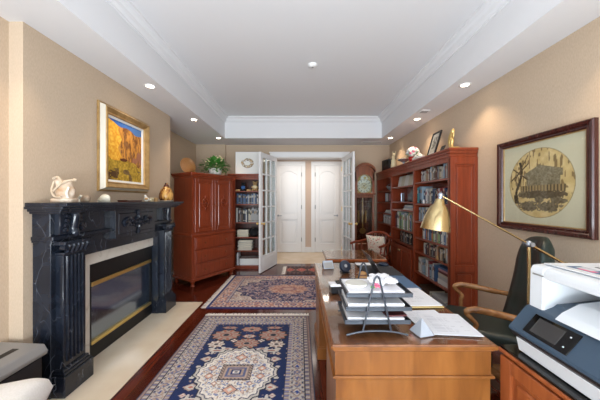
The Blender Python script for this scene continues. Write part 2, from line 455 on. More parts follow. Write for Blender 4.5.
# ------------------------------------------------------------------ fireplace
hearth = bx('hearth_slab', 'hearth_marble', (XB+.002, -1.378, 1.80, 3.64, .0, .006))
tag(hearth, 'polished cream marble hearth slab set in the wood floor before the fireplace', 'hearth')

mt = thing('fireplace_mantel', 'carved black marble fireplace mantel with white veins and fluted pilasters', 'fireplace', (XB, 2.705, 0))
ML = lambda y: y-2.705
def mbox(b, x1, y0, y1, z0, z1, x0=.002, bev=.004): b.box(x0, x1, ML(y0), ML(y1), z0, z1, bev)
b = MB()
mbox(b, .30, 1.805, 3.625, 1.402, 1.43); mbox(b, .275, 1.80, 3.61, 1.385, 1.404); mbox(b, .245, 1.82, 3.59, 1.366, 1.387); mbox(b, .225, 1.835, 3.575, 1.35, 1.368)
b.build('mantel_shelf', 'black_marble', mt)
b = MB()
mbox(b, .135, 1.855, 3.555, 1.18, 1.352); mbox(b, .165, 1.845, 3.565, 1.155, 1.185); mbox(b, .15, 1.85, 3.56, 1.14, 1.157); mbox(b, .13, 2.13, 3.28, .985, 1.142)
fz = b.build('frieze', 'black_marble', mt)
b = MB(); mbox(b, .19, 2.44, 3.10, 1.08, 1.352, .1); mbox(b, .197, 2.47, 3.07, 1.11, 1.325, .1, .012)
b.build('centre_block', 'black_marble', mt)
def ornament(b, y, z, x, s):
    for k in range(8):
        a = k*PI/4; b.ell((x, ML(y)+s*.55*math.cos(a), z+s*.5*math.sin(a)), (s*.22, s*.3, s*.2), 1, Matrix.Rotation(-a,4,'X'))
    b.ell((x+.006, ML(y), z), s*.26, 1)
    for sg in (-1,1):
        pts = bez([(x, ML(y)+sg*s*.8, z), (x+.004, ML(y)+sg*s*1.5, z+s*.45), (x, ML(y)+sg*s*2.3, z+s*.1), (x, ML(y)+sg*s*2.0, z-s*.35), (x, ML(y)+sg*s*1.6, z-s*.05)], 6)
        b.tube(pts, [s*.2*(1-.6*i/len(pts)) for i in range(len(pts))], 6)
        for q in (1.0, 1.45, 1.95): b.ell((x, ML(y)+sg*s*q, z-s*.4+.12*s*q), (s*.16, s*.26, s*.16), 1)
    b.ell((x, ML(y), z+s*.95), (s*.2, s*.22, s*.4), 1); b.ell((x, ML(y), z-s*.95), (s*.2, s*.22, s*.4), 1)
b = MB(); ornament(b, 2.77, 1.222, .203, .10); b.build('carved_ornament', 'black_marble', mt, True)
for y0, y1 in ((1.86, 2.14), (3.27, 3.55)):
    yc = (y0+y1)/2
    p = MB()
    mbox(p, .135, y0, y1, .0, 1.142)                               # pier
    b = p; pil = b.build('pier', 'black_marble', mt)
    b = MB(); mbox(b, .19, yc-.10, yc+.10, .19, 1.06, .1)
    for k in range(5):
        yy = yc-.066+k*.033; b.tube([(.19, ML(yy), .24), (.19, ML(yy), 1.03)], .011, 8)
    b.build('fluted_shaft', 'black_marble', mt, True)
    b = MB(); mbox(b, .235, y0+.002, y1-.012, .006, .16, .1, .006); mbox(b, .222, y0+.015, y1-.022, .158, .18, .1); mbox(b, .21, y0+.02, y1-.03, .178, .20, .1)
    b.build('plinth', 'black_marble', mt)
    b = MB(); mbox(b, .20, yc-.105, yc+.105, 1.04, 1.06, .1); mbox(b, .222, yc-.12, yc+.12, 1.115, 1.142, .1)
    for k in range(5):
        yy = yc-.08+k*.04
        b.tube(bez([(.195, ML(yy), 1.058), (.21, ML(yy), 1.09), (.214, ML(yy), 1.112), (.22, ML(yy), 1.10)], 5), .014, 6)
    for sg in (-1,1):
        b.tube([(.19, ML(yc+sg*.11), 1.098), (.226, ML(yc+sg*.11), 1.098)], .02, 10)
    b.build('capital', 'black_marble', mt, True)
    b = MB(); mbox(b, .175, yc-.11, yc+.11, 1.19, 1.35, .1)
    b.tube(bez([(.18, ML(yc), 1.345), (.195, ML(yc), 1.335), (.19, ML(yc), 1.28), (.18, ML(yc), 1.23), (.19, ML(yc), 1.20), (.19, ML(yc), 1.195)], 6), .03, 10)
    for sg in (-1,1):
        for k in range(4): b.ell((.18, ML(yc+sg*(.05+.008*k)), 1.33-.035*k), (.014,.022,.02), 1)
    b.build('scroll_bracket', 'black_marble', mt, True)
b = MB()
for q in ((2.145, 2.265, 0, .985), (3.30, 3.28, 0, .985)): pass
b.box(.002, .07, ML(2.14), ML(2.285), 0.006, .985); b.box(.002, .07, ML(3.275), ML(3.285), .006, .985); b.box(.002, .07, ML(2.285), ML(3.275), .873, .985)
b.build('marble_slip', 'slip_marble', mt)

fi = thing('fireplace_insert', 'black gas fireplace insert with brass bars and dark glass front', 'fireplace insert', (XB, 2.705, 0))
fy0, fy1 = ML(2.288), ML(3.272)
b = MB(); b.box(.002, .055, fy0, fy1, .705, .870, .003); b.box(.002, .055, fy0, fy1, .007, .135, .003); b.box(.002, .055, fy0, fy0+.035, .135, .705); b.box(.002, .055, fy1-.035, fy1, .135, .705)
b.build('surround', 'matte_black', fi)
for n, z0, z1 in (('brass_bar', .665, .703), ('brass_bar', .137, .168)):
    bx(n, 'bright_brass', (.03, .066, fy0+.03, fy1-.03, z0, z1), parent=fi, bev=.004)
bx('glass_front', 'fire_glass', (.035, .041, fy0+.035, fy1-.035, .168, .665), parent=fi)
b = MB(); q = (-.34, .0, ML(FB[0])+.004, ML(FB[1])-.004, FB[2]+.004, FB[3]-.004)
b.box(q[0], q[0]+.01, *q[2:]); b.box(q[0], .0, q[2], q[2]+.008, q[4], q[5]); b.box(q[0], .0, q[3]-.008, q[3], q[4], q[5]); b.box(q[0], 0, q[2], q[3], q[4], q[4]+.008); b.box(q[0], 0, q[2], q[3], q[5]-.008, q[5])
b.build('firebox', 'fire_brick', fi)
for k, (y, z, a, x) in enumerate(((-.02,.20,.1,-.12),(.04,.20,-.15,-.22),(-.03,.29,-.35,-.17),(.08,.31,.3,-.17))):
    b = MB(); b.tube([(x+.3*math.sin(a)*t, y+.3*math.cos(a)*t, z+.012*math.sin(9*t+k)) for t in [i/6-.5 for i in range(7)]], [.05,.053,.05,.052,.049,.052,.047], 9)
    b.build('log', 'log', fi, True)
b = MB()
for k in range(9): b.tube([(-.28, -.28+.07*k, .13), (-.06, -.28+.07*k, .13), (-.05, -.28+.07*k, .2)], .008, 6)
b.box(-.27,-.255,-.3,.3,.09,.13); b.box(-.09,-.075,-.3,.3,.09,.13)
b.build('grate', 'matte_black', fi)

# ------------------------------------------------------------------ framed landscape over the mantel
def landscape(U, V):
    w, h = .54, .62; x = U/w+.5; y = V/h+.5
    n = .6*vnoise(U*1.6, V*.45, 26, 1)+.4*vnoise(U*1.8, V*.7, 60, 5); n2 = vnoise(U, V, 60, 2); n3 = vnoise(U, V, 14, 3)
    C = np.zeros(U.shape+(3,))
    rim = .985-.11*x+.02*np.sin(x*14)+.05*(n3-.5)
    sky = np.stack([50+40*x, 100+30*x, 185+0*x], -1)
    cliff = np.stack([150+80*n, 96+70*n, 34+46*n], -1)
    dark = (n < .42)|((n2 > .72)&(n < .5)); cliff[dark] = np.array([112,66,26])+40*n2[dark][:,None]
    left = x < .32+.05*np.sin(y*20); cliff[left] = np.stack([222+25*n2, 150+55*n2, 40+45*n2], -1)[left]
    pur = (x > .7)&(n3 > .55)&(y > .35); cliff[pur] = np.stack([150+30*n, 96+30*n, 70+30*n], -1)[pur]
    g = y < .33+.1*n3-.08*x; gr = np.stack([140+70*n2, 112+60*n2, 34+30*n2], -1); cliff[g] = gr[g]
    g2 = (y < .2)&(n3 < .45); cliff[g2] = np.array([96,70,34])+40*n2[g2][:,None]
    bush = ((x-.14)/.12)**2+((y-.1)/.07)**2 < 1+2.2*(n2-.5); cliff[bush] = (84,56,30)
    cave = ((x-.42)/.12)**2+((y-.36)/.03)**2 < 1+2*(n2-.5); cliff[cave] = (90,40,20)
    C[:] = cliff; s = y > rim; C[s] = sky[s]
    return C
fp = thing('framed_landscape', 'gold framed painting of golden rock cliffs under blue sky above the mantel', 'painting', (XB+.003, 2.845, 1.972), PI/2)
W, Hh = .79, .87
def frame_ring(b, W, Hh, prof, M=None):
    """mitred frame, local xz plane facing -Y; prof = [(inset, depth)]"""
    bb = bmesh.new(); R = []
    for d, y in prof:
        R.append([bb.verts.new((sx*(W/2-d), -y, sz*(Hh/2-d))) for sx, sz in ((-1,-1),(1,-1),(1,1),(-1,1))])
    for A, B in zip(R, R[1:]):
        for i in range(4): bb.faces.new((A[i],A[(i+1)%4],B[(i+1)%4],B[i]))
    bmesh.ops.recalc_face_normals(bb, faces=bb.faces[:]); b._merge(bb, M)
b = MB(); frame_ring(b, W, Hh, [(0,0),(0,.014),(.01,.02),(.018,.016)]); frame_ring(b, W, Hh, [(.036,.058),(.044,.066),(.06,.056),(.082,.04),(.09,.043),(.096,.038),(.1,.02)]); b.build('frame', 'gold_leaf', fp)
b = MB(); frame_ring(b, W, Hh, [(.016,.016),(.022,.03),(.030,.05),(.037,.059)]); b.build('cove', 'cove_cream', fp)
b = MB(); frame_ring(b, W-.19, Hh-.19, [(0,.016),(.004,.022),(.026,.016),(.028,.008)]); b.build('liner', 'canvas_white', fp)
sheet('canvas', .555, .63, 150, 170, landscape, M_PAINT, fp, 'xz', (0,-.012,0))

# ------------------------------------------------------------------ things on the mantel
ZM = 1.43
def remeshed(b, name, m, parent, vox=.005, loc=None):
    o = b.build(name, m, parent, True, loc)
    r = o.modifiers.new('r', 'REMESH'); r.mode = 'VOXEL'; r.voxel_size = vox; r.use_smooth_shade = True
    s = o.modifiers.new('s', 'SMOOTH'); s.iterations = 4; s.factor = .5
    return o
# carved figure (a curled form in two stones)
t = big = thing('stone_carving', 'tan and cream carved stone figure with a beak-like arm, largest on the mantel', 'sculpture', (-1.775,1.94,ZM), .15)
b = MB(); b.box(-.062,.062,-.04,.04,0,.028,.006); b.build('base', 'carved_stone', t); t.scale = (1.12,1.12,1.15)
b = MB(); b.ell((.005,0,.07),(.058,.04,.064),3); b.ell((-.035,0,.14),(.024,.024,.026)); b.ell((.01,0,.118),(.035,.03,.035)); b.ell((-.02,0,.11),(.03,.028,.035)); remeshed(b, 'body', 'carved_stone', t)
b = MB(); b.tube(bez([(-.055,-.02,.155),(-.02,-.03,.165),(.01,-.034,.13),(.035,-.03,.142),(.07,-.02,.148)],8), [.007]*32+[.008], 8); b.ell((.075,-.02,.149),(.013,.012,.012))
b.tube(bez([(-.05,-.02,.14),(-.058,-.03,.08),(-.035,-.036,.04),(.01,-.045,.035)],8), .006, 8); b.tube(bez([(.01,-.034,.13),(-.02,-.036,.1),(-.05,-.03,.075)],8), .006, 8)
b.build('pale_ridge', 'cream_stone', t, True)
b = MB(); b.tube(bez([(.05,-.04,.1),(.044,-.05,.06),(.052,-.05,.03)],6), .006, 6); b.build('horn', 'ceramic', t, True)
t = thing('stone_carving', 'small brown carved stone with a white stripe beside the cream shell', 'sculpture', (-1.80,2.13,ZM))
b = MB(); b.ell((-.035,0,.02),(.022,.02,.022)); b.ell((.03,0,.03),(.034,.026,.034)); b.ell((0,0,.015),(.04,.022,.016)); remeshed(b, 'body', 'driftwood', t)
b = MB(); b.tube(bez([(-.012,-.022,.003),(-.016,-.022,.03),(.006,-.024,.058)],6), .011, 8); b.build('white_stripe', 'ceramic', t, True)
sh = MB()
sh.grid(lambda u,v: (.06*math.cos(PI*u)*(math.sin(PI*v/2)**.8)*(1+.04*math.cos(18*PI*u))-.0, .028*math.sin(2*PI*v*.5)*(1 if True else 0)*math.sin(PI*u)-.0, .072*math.sin(PI*u)*math.sin(PI*v*.5)**.8*(1-.12*u)), 24, 12)
sh.ell((0,0,.02),(.058,.026,.024)); sh.ell((.01,0,.035),(.046,.03,.037),3)
o = sh.build('shell', 'shell', None, True, (-1.80,2.36,ZM)); tag(o, 'rounded cream shell on the mantel below the corner of the gold frame', 'shell')
t = thing('dark_tray', 'flat dark rectangular tray lying on the mantel below the painting', 'tray', (-1.79,2.71,ZM))
bx('base', 'cherry_dark', (-.05,.05,-.12,.12,0,.008), parent=t, bev=.002)
b = MB(); b.box(-.05,-.044,-.12,.12,.008,.018); b.box(.044,.05,-.12,.12,.008,.018); b.box(-.044,.044,-.12,-.114,.008,.018); b.box(-.044,.044,.114,.12,.008,.018); b.build('rim', 'cherry_dark', t)
t = thing('bird_figurine', 'small white and orange bird figurine standing on the mantel', 'figurine', (-1.78,2.98,ZM), .4)
b = MB(); b.ell((0,0,.03),(.03,.018,.022)); b.ell((-.012,0,.065),(.014,.014,.016)); b.ell((-.006,0,.05),(.014,.013,.02)); b.ell((.03,0,.022),(.022,.008,.008)); b.ell((0,0,.008),(.02,.016,.008)); remeshed(b, 'body', 'ceramic', t, .003)
b = MB(); b.lathe([(.006,0),(.004,.008),(0,.016)], 8, TR(-.024,0,.066) @ Matrix.Rotation(-PI/2,4,'Y')); b.ell((0,-.013,.034),(.02,.008,.013)); b.build('beak_and_wing', 'tan_plush', t, True)
for k, (y, c, lab) in enumerate(((3.10,'petal_cream','small pale cup on the mantel right of the bird figurine'),(3.19,'tan_plush','small tan cup on the mantel left of the amber vase'))):
    b = MB(); b.lathe([(0,0),(.018,0),(.024,.02),(.026,.048),(.023,.048),(.021,.02),(0,.006)], 18)
    o = b.build('small_cup', c, None, True, (-1.79,y,ZM)); tag(o, lab, 'cup', 'small cups on the mantel')
t = thing('amber_vase', 'amber and brown streaked gourd vase on a pale dish at the mantel end', 'vase', (-1.79,3.44,ZM))
b = MB(); b.lathe([(0,0),(.07,0),(.088,.008),(.086,.012),(.06,.008),(0,.008)], 24); b.build('dish', 'ceramic', t, True)
m = mat('amber_glaze', (196,138,70), .2); tc = nd(m,'ShaderNodeTexCoord'); mp = nd(m,'ShaderNodeMapping'); mp.inputs['Scale'].default_value = (22,22,3)
lk(m, tc.outputs['Object'], mp.inputs['Vector']); n = nd(m,'ShaderNodeTexNoise'); n.inputs['Scale'].default_value = 1.6; n.inputs['Detail'].default_value = 3; lk(m, mp.outputs[0], n.inputs['Vector'])
r = ramp(m, [(.42,(52,30,22)),(.49,(150,92,40)),(.6,(214,166,92))]); lk(m, n.outputs['Fac'], r.inputs['Fac']); lk(m, r.outputs[0], bsdf(m).inputs['Base Color'])
b = MB(); b.lathe([(0,.009),(.07,.009),(.088,.045),(.086,.10),(.064,.16),(.03,.20),(.016,.23),(.018,.248),(.011,.248),(.009,.23),(0,.22)], 28); b.build('body', 'amber_glaze', t, True)
b = MB(); b.lathe([(.033,.198),(.034,.208),(.022,.226),(.019,.23)], 20); b.build('collar', 'cherry_dark', t, True)

# ------------------------------------------------------------------ near-left appliance and white cushion
t = thing('air_heater', 'black floor appliance with silver slotted top by the near wall', 'appliance', (-1.882,1.505,.0))
bx('body', 'dark_plastic', (-.148,.155,-.14,.225,.03,.405), parent=t, bev=.012)
b = MB(); b.prism([(-.152,.405),(.165,.405),(.172,.43),(.145,.474),(-.152,.487)], 'y', -.155, .245, bev=.006); b.build('top', 'silver_plastic', t)
for x0, x1, y0, y1 in ((.01,.05,-.12,.17),(-.09,-.065,-.12,.16)):
    b = MB(); 
    zz = lambda x: .487-.0438*(x+.152)+.0015
    b.prism([(x0,zz(x0)-.006),(x1,zz(x1)-.006),(x1,zz(x1)),(x0,zz(x0))], 'y', y0, y1); b.build('slot', 'matte_black', t)
for sx in (-.12,.13):
    for sy in (-.10,.19): bx('foot', 'matte_black', (sx-.02,sx+.02,sy-.02,sy+.02,0,.03), parent=t)
t = thing('upholstered_stool', 'low stool holding the white cushion at the near left corner', 'stool', (-1.43,1.10,0), .35)
bx('seat', 'white_linen', (-.19,.19,-.19,.19,.26,.338), parent=t, bev=.02)
for sx in (-1,1):
    for sy in (-1,1):
        b = MB(); b.tube([(sx*.15,sy*.15,.27),(sx*.165,sy*.165,0)], [.02,.014], 10); b.build('leg', 'cherry_dark', t, True)
def pillow(b, w, h, t, n=20, ex=3.2, ey=.5):
    for s in (1,-1):
        def f(u,v):
            a, c = 2*u-1, 2*v-1
            k = (1-abs(a)**ex)*(1-abs(c)**ex)
            pin = 1-.05*(1-abs(a)**2)*0
            return (a*w/2*(1-.06*(1-c*c)), c*h/2*(1-.06*(1-a*a)), s*t/2*k**ey)
        b.grid(f, n, n)
    bmesh.ops.remove_doubles(b.bm, verts=b.bm.verts[:], dist=.0008); bmesh.ops.recalc_face_normals(b.bm, faces=b.bm.faces[:])
b = MB(); pillow(b, .43, .43, .19, 24, 6, .42); o = b.build('white_cushion', 'white_linen', None, True, (-1.475,1.14,.436)); o.rotation_euler = (0,0,.35)
tag(o, 'plain white cushion lying at the bottom left corner beside the silver-topped appliance', 'cushion')
# ------------------------------------------------------------------ corner armoire
AR = math.atan2(.846,.533)
t = arm = thing('armoire', 'tall red cherry armoire with carved doors above three drawers', 'armoire', (-1.78,4.23,0), AR)
W, D = .955, .55
b = MB(); b.box(.015,W-.015,.02,D,.12,.845); b.box(.03,W-.03,.035,D,.845,1.84)
b.build('carcass', 'cherry', t)
b = MB(); b.box(-.03,W+.03,-.03,D,1.885,1.91,.004); b.box(-.015,W+.015,-.015,D,1.86,1.887,.004); b.box(.01,W-.01,.01,D,1.835,1.862,.004); b.build('cornice', 'cherry', t)
b = MB(); b.box(-.005,W+.005,-.005,D,.84,.872,.006); b.box(.01,W-.01,.01,D,.87,.885,.004); b.build('waist_moulding', 'cherry', t)
b = MB(); b.box(-.005,W+.005,-.005,D,.09,.135,.006); b.build('base_moulding', 'cherry', t)
for x in (.05, W-.05):
    for y in (.05, D-.05):
        b = MB(); b.lathe([(.03,0),(.038,.012),(.026,.03),(.036,.07),(.042,.092)], 12, TR(x,y,0)); b.build('foot', 'cherry', t, True)
def panel_door(b, x0, x1, z0, z1, y, s=.06, th=.022):
    b.box(x0,x0+s,y-th,y,z0,z1,.003); b.box(x1-s,x1,y-th,y,z0,z1,.003); b.box(x0+s,x1-s,y-th,y,z1-s,z1,.003); b.box(x0+s,x1-s,y-th,y,z0,z0+s,.003)
    b.box(x0+s,x1-s,y-.008,y,z0+s,z1-s); b.box(x0+s+.025,x1-s-.025,y-th+.004,y-.004,z0+s+.025,z1-s-.025,.008)
for k, (x0, x1) in enumerate(((.075,.475),(.48,.88))):
    b = MB(); panel_door(b, x0, x1, .905, 1.815, .034, .055); d = b.build('door', 'cherry', t)
    b = MB(); xc = (x0+x1)/2; zc = 1.40
    b.tube([(xc+.062*math.cos(a*PI/12), .010, zc+.075*math.sin(a*PI/12)) for a in range(25)], .011, 6)
    for q in range(8):
        a = q*PI/4; b.ell((xc+.03*math.cos(a), .012, zc+.036*math.sin(a)), (.021,.016,.013), 1, Matrix.Rotation(-a,4,'Y'))
    b.ell((xc,.008,zc),(.014,.016,.014),1)
    for sg in (-1,1): b.ell((xc,.012,zc+sg*.1),(.014,.014,.032),1); b.ell((xc+sg*.078,.012,zc),(.024,.014,.012),1)
    b.build('carved_medallion', 'cherry', d, True)
    b = MB(); xk = x1-.025 if k == 0 else x0+.025; b.lathe([(0,0),(.006,0),(.006,.014),(.014,.02),(.012,.03),(0,.032)], 12, TR(xk,.012,1.35) @ Matrix.Rotation(PI/2,4,'X')); b.build('knob', 'clock_wood', d, True)
for k in range(3):
    z0 = .15+k*.23
    b = MB(); b.box(.06,W-.06,0,.024,z0,z0+.215,.006); b.box(.085,W-.085,-.006,.002,z0+.025,z0+.19,.005); d = b.build('drawer', 'cherry', t)
    for x in (.25, W-.25):
        b = MB(); b.lathe([(0,0),(.007,0),(.007,.012),(.018,.02),(.016,.03),(0,.034)], 12, TR(x,-.005,z0+.108) @ Matrix.Rotation(PI/2,4,'X')); b.build('knob', 'clock_wood', d, True)

# things on the armoire
ca, sa = math.cos(AR), math.sin(AR)
def on_arm(x, y, z=1.91): return (-1.78+ca*x-sa*y, 4.23+sa*x+ca*y, z)
t = thing('decorative_plate', 'round honey brown wooden plate standing on the armoire', 'plate', on_arm(.24,.44), 1.0)
m = mat('turned_wood', (186,128,72), .35); 
tc = nd(m,'ShaderNodeTexCoord'); wv = nd(m,'ShaderNodeTexWave', wave_type='RINGS', rings_direction='SPHERICAL'); wv.inputs['Scale'].default_value = 14; wv.inputs['Distortion'].default_value = 3; lk(m, tc.outputs['Object'], wv.inputs['Vector'])
r = ramp(m, [(.2,(150,92,48)),(.8,(206,150,92))]); lk(m, wv.outputs['Fac'], r.inputs['Fac']); lk(m, r.outputs[0], bsdf(m).inputs['Base Color'])
pl = MB().lathe([(0,.012),(.07,.01),(.10,.0),(.148,-.018),(.152,-.012),(.10,.012),(.06,.024),(0,.026)], 36).build('plate', 'turned_wood', t, True, (0,0,.165)); pl.rotation_euler = (math.radians(78),0,0)
b = MB()
for sx in (-.06,.06): b.tube([(sx,-.07,.006),(sx,.03,.006),(sx,.07,.15)], .005, 6); b.tube([(sx,-.07,.006),(sx,-.07,.035)], .005, 6)
b.tube([(-.06,.0,.006),(.06,.0,.006)], .005, 6); b.build('plate_stand', 'cherry_dark', t)
t = thing('potted_plant', 'bushy green leafy plant with cream blooms in a white pot on the armoire', 'plant', on_arm(.64,.2))
b = MB(); b.lathe([(0,0),(.085,0),(.10,.02),(.125,.12),(.13,.13),(.118,.13),(.095,.03),(0,.02)], 24); b.build('pot', 'ceramic', t, True)
def leaf(b, p, d, L, Wd, up=.3):
    d = Vector(d).normalized(); s = d.cross(Vector((0,0,1))); s = s.normalized() if s.length > .01 else Vector((1,0,0)); n = s.cross(d)
    p = Vector(p); bb = bmesh.new()
    V = [bb.verts.new(q) for q in (p, p+d*L*.4+s*Wd/2+n*L*.05, p+d*L-n*L*.15, p+d*L*.4-s*Wd/2+n*L*.05, p+d*L*.45)]
    for f in ((0,1,4),(1,2,4),(2,3,4),(3,0,4)): bb.faces.new([V[i] for i in f])
    b._merge(bb)
def foliage(n, c, r, seed, L=(.05,.09), wd=.55):
    q = random.Random(seed); b = MB()
    for k in range(n):
        a, e = q.uniform(0,2*PI), q.uniform(-.5,1.45); rr = q.uniform(.35,1)
        dv = Vector((math.cos(a)*math.cos(e)*r[0], math.sin(a)*math.cos(e)*r[1], math.sin(e)*r[2]))
        l = q.uniform(*L); leaf(b, Vector(c)+dv*rr, dv+Vector((q.uniform(-.05,.05),q.uniform(-.05,.05),q.uniform(-.04,.06))), l, l*wd)
    return b
foliage(430, (0,0,.15), (.27,.24,.17), 3, (.05,.085), .75).build('foliage', 'leaf', t)
foliage(130, (0,0,.17), (.26,.22,.17), 5, (.045,.075), .75).build('pale_leaves', 'leaf_pale', t)
b = MB(); q = random.Random(2)
for k in range(26): b.ell((q.uniform(-.06,.12), q.uniform(-.12,.06), q.uniform(.27,.37)), .018, 1)
for k in range(10): b.ell((q.uniform(-.2,.2), q.uniform(-.2,0), q.uniform(.15,.3)), .014, 1)
b.build('blooms', 'petal_cream', t, True)
b = MB()
for k in range(14):
    a = k*2*PI/14; b.tube(bez([(0,0,.05),(.08*math.cos(a),.07*math.sin(a),.17),(.2*math.cos(a),.15*math.sin(a),.2)],4), .004, 5)
b.build('stems', 'leaf', t)

# ------------------------------------------------------------------ left bookcase (against the back wall)
LBX0, LBX1, LBY0, LBY1 = -1.52, -.76, 5.42, 5.845
LS = [1.64, 1.366, .977, .662, .378, .06]
t = thing('bookcase', 'narrow cherry bookcase behind the open white glass door', 'bookcase', (0,0,0))
b = MB(); b.box(LBX0,LBX0+.03,LBY0+.01,LBY1,0,1.96); b.box(LBX1-.03,LBX1,LBY0+.01,LBY1,0,1.96); b.box(LBX0+.03,LBX1-.03,LBY1-.015,LBY1,0,1.96); b.box(LBX0,LBX1,LBY0+.01,LBY1,1.93,1.96); b.build('carcass', 'cherry_dark', t)
b = MB(); b.box(LBX0,LBX0+.155,LBY0,LBY0+.02,0,1.93,.002); b.box(LBX1-.04,LBX1,LBY0,LBY0+.02,0,1.93,.002); b.box(LBX0+.155,LBX1-.04,LBY0,LBY0+.02,1.88,1.93,.002); b.box(LBX0+.155,LBX1-.04,LBY0,LBY0+.02,0,.06,.002); b.build('face_frame', 'cherry', t)
b = MB(); b.box(LBX0-.0,LBX1+.0,LBY0-.03,LBY1,1.965,2.0,.005); b.box(LBX0,LBX1,LBY0-.015,LBY1,1.93,1.967,.005); b.build('cornice', 'cherry', t)
for z in LS: bx('shelf', 'cherry', (LBX0+.03,LBX1-.03,LBY0+.02,LBY1-.015,z-.022,z), parent=t)

# ------------------------------------------------------------------ right bookcase
RX0, RX1 = 1.722, 2.035; RY = [2.95, 3.90, 4.86, 5.77]; RZ_ = 2.05
NS = [1.71, 1.40, 1.14, .90, .69, .39, .10]        # near bay shelves
MS = [1.685, 1.42, 1.285, .95, .72]                # middle bay
FS = [1.64, 1.41, 1.18, .97, .68, .39, .10]         # far bay
t = rbc = thing('wall_bookcase', 'long red cherry wall of bookshelves in three bays along the right wall', 'bookcase', (0,0,0))
b = MB(); b.box(RX0+.004,RX1,2.97,RY[3],0,.08)
for y0, y1 in ((2.965,2.99),(3.885,3.915),(4.845,4.875),(5.745,5.77)): b.box(RX0+.01,RX1,y0,y1,0,1.99)
b.box(RX1-.015,RX1,2.97,RY[3],0,1.99); b.box(RX0+.01,RX1,2.97,RY[3],1.955,1.99)
b.build('carcass', 'cherry', t)
b = MB()
for y0, y1 in ((2.95,3.0),(3.875,3.925),(4.835,4.885),(5.72,5.77)): b.box(RX0,RX0+.022,y0,y1,0,1.955,.003)
for a, c in ((3.0,3.875),(3.925,4.835),(4.885,5.72)): b.box(RX0,RX0+.022,a,c,1.89,1.955,.003); b.box(RX0,RX0+.022,a,c,0,.08,.003)
b.build('face_frame', 'cherry', t)
b = MB(); b.box(RX0-.022,RX1,2.925,RY[3],2.02,2.05,.005); b.box(RX0-.014,RX1,2.932,RY[3],1.985,2.022,.006); b.box(RX0-.006,RX1,2.942,RY[3],1.945,1.987,.005); b.build('cornice', 'cherry', t)
# panelled end towards the room
b = MB(); x0, x1 = RX0, RX1; y = 2.952
b.box(x0,x1,2.952,2.966,0,1.95)
b.box(x0,x0+.05,2.938,2.953,0,1.945,.003); b.box(x1-.04,x1,2.938,2.953,0,1.945,.003)
for z0, z1 in ((0,.1),(.62,.70),(1.86,1.945)): b.box(x0+.05,x1-.04,2.938,2.953,z0,z1,.003)
for z0, z1 in ((.1,.62),(.70,1.86)): b.box(x0+.075,x1-.065,2.942,2.953,z0+.025,z1-.025,.008)
b.build('end_panel', 'cherry', t)
for zs, (a, c) in ((NS,(2.99,3.885)),(MS,(3.915,4.845)),(FS,(4.875,5.745))):
    for z in zs: bx('shelf', 'cherry', (RX0+.012,RX1-.015,a,c,z-.024,z), parent=t, bev=.002)
for a, c in ((3.93,4.376),(4.384,4.83)):
    b = MB(); panel_door(b, a, c, .09, .685, 0, .06); d = b.build('door', 'cherry', t); d.rotation_euler = (0,0,-PI/2); d.location = (RX0-.001,a+c,0)
    # local x maps to -Y, so mirror about the door centre
    b = MB(); xk = (c-.03) if a > 4 else (a+.03); b.lathe([(0,0),(.005,0),(.005,.012),(.012,.018),(.01,.026),(0,.028)], 10, TR(xk,-.02,.6) @ Matrix.Rotation(PI/2,4,'X')); b.build('knob', 'brass', d, True)

# ------------------------------------------------------------------ grandfather clock
t = thing('grandfather_clock', 'tall wooden grandfather clock with arched white and gold dial', 'clock', (1.365,5.60,0))
w = .205
b = MB(); b.box(-w-.012,w+.012,-.2,.19,0,.1,.006); b.box(-w,w,-.185,.19,.1,.50,.004); b.box(-w-.01,w+.01,-.195,.19,.5,.53,.006); b.build('base', 'clock_wood', t)
b = MB(); b.box(-w+.02,-w+.045,-.165,.185,.53,1.56); b.box(w-.045,w-.02,-.165,.185,.53,1.56); b.box(-w+.045,w-.045,.165,.185,.53,1.56)
b.box(-w+.045,w-.045,-.165,-.14,.53,.57); b.box(-w+.045,w-.045,-.165,-.14,1.50,1.56); b.build('trunk', 'clock_wood', t)
b = MB()
for sx in (-1,1): b.tube([(sx*(w-.012),-.165,.54),(sx*(w-.012),-.165,1.55)], .016, 10)
b.build('column', 'clock_wood', t, True)
bx('door_glass', 'cabinet_glass', (-w+.045,w-.045,-.158,-.153,.57,1.50), parent=t)
b = MB(); b.tube([(0,0,.8),(0,0,1.5)], .006, 6); b.lathe([(0,-.01),(.065,-.006),(.065,.006),(0,.01)], 24, TR(0,0,.78) @ Matrix.Rotation(PI/2,4,'X')); b.build('pendulum', 'bright_brass', t, True)
for x in (-.08,.08):
    b = MB(); b.tube([(x,.04,.95),(x,.04,1.22)], .022, 12); b.tube([(x,.04,1.22),(x,.04,1.5)], .002, 5); b.build('weight', 'bright_brass', t, True)
b = MB(); b.box(-w-.02,w+.02,-.205,.19,1.56,1.60,.006); b.box(-w,-w+.03,-.19,.19,1.60,2.02); b.box(w-.03,w,-.19,.19,1.60,2.02); b.box(-w+.03,w-.03,.15,.19,1.6,2.02)
def archpts(hw, z0, zs, rise, n=14): return [(-hw,z0),(hw,z0),(hw,zs)]+[(hw*math.cos(PI*k/n), zs+rise*math.sin(PI*k/n)) for k in range(1,n)]+[(-hw,zs)]
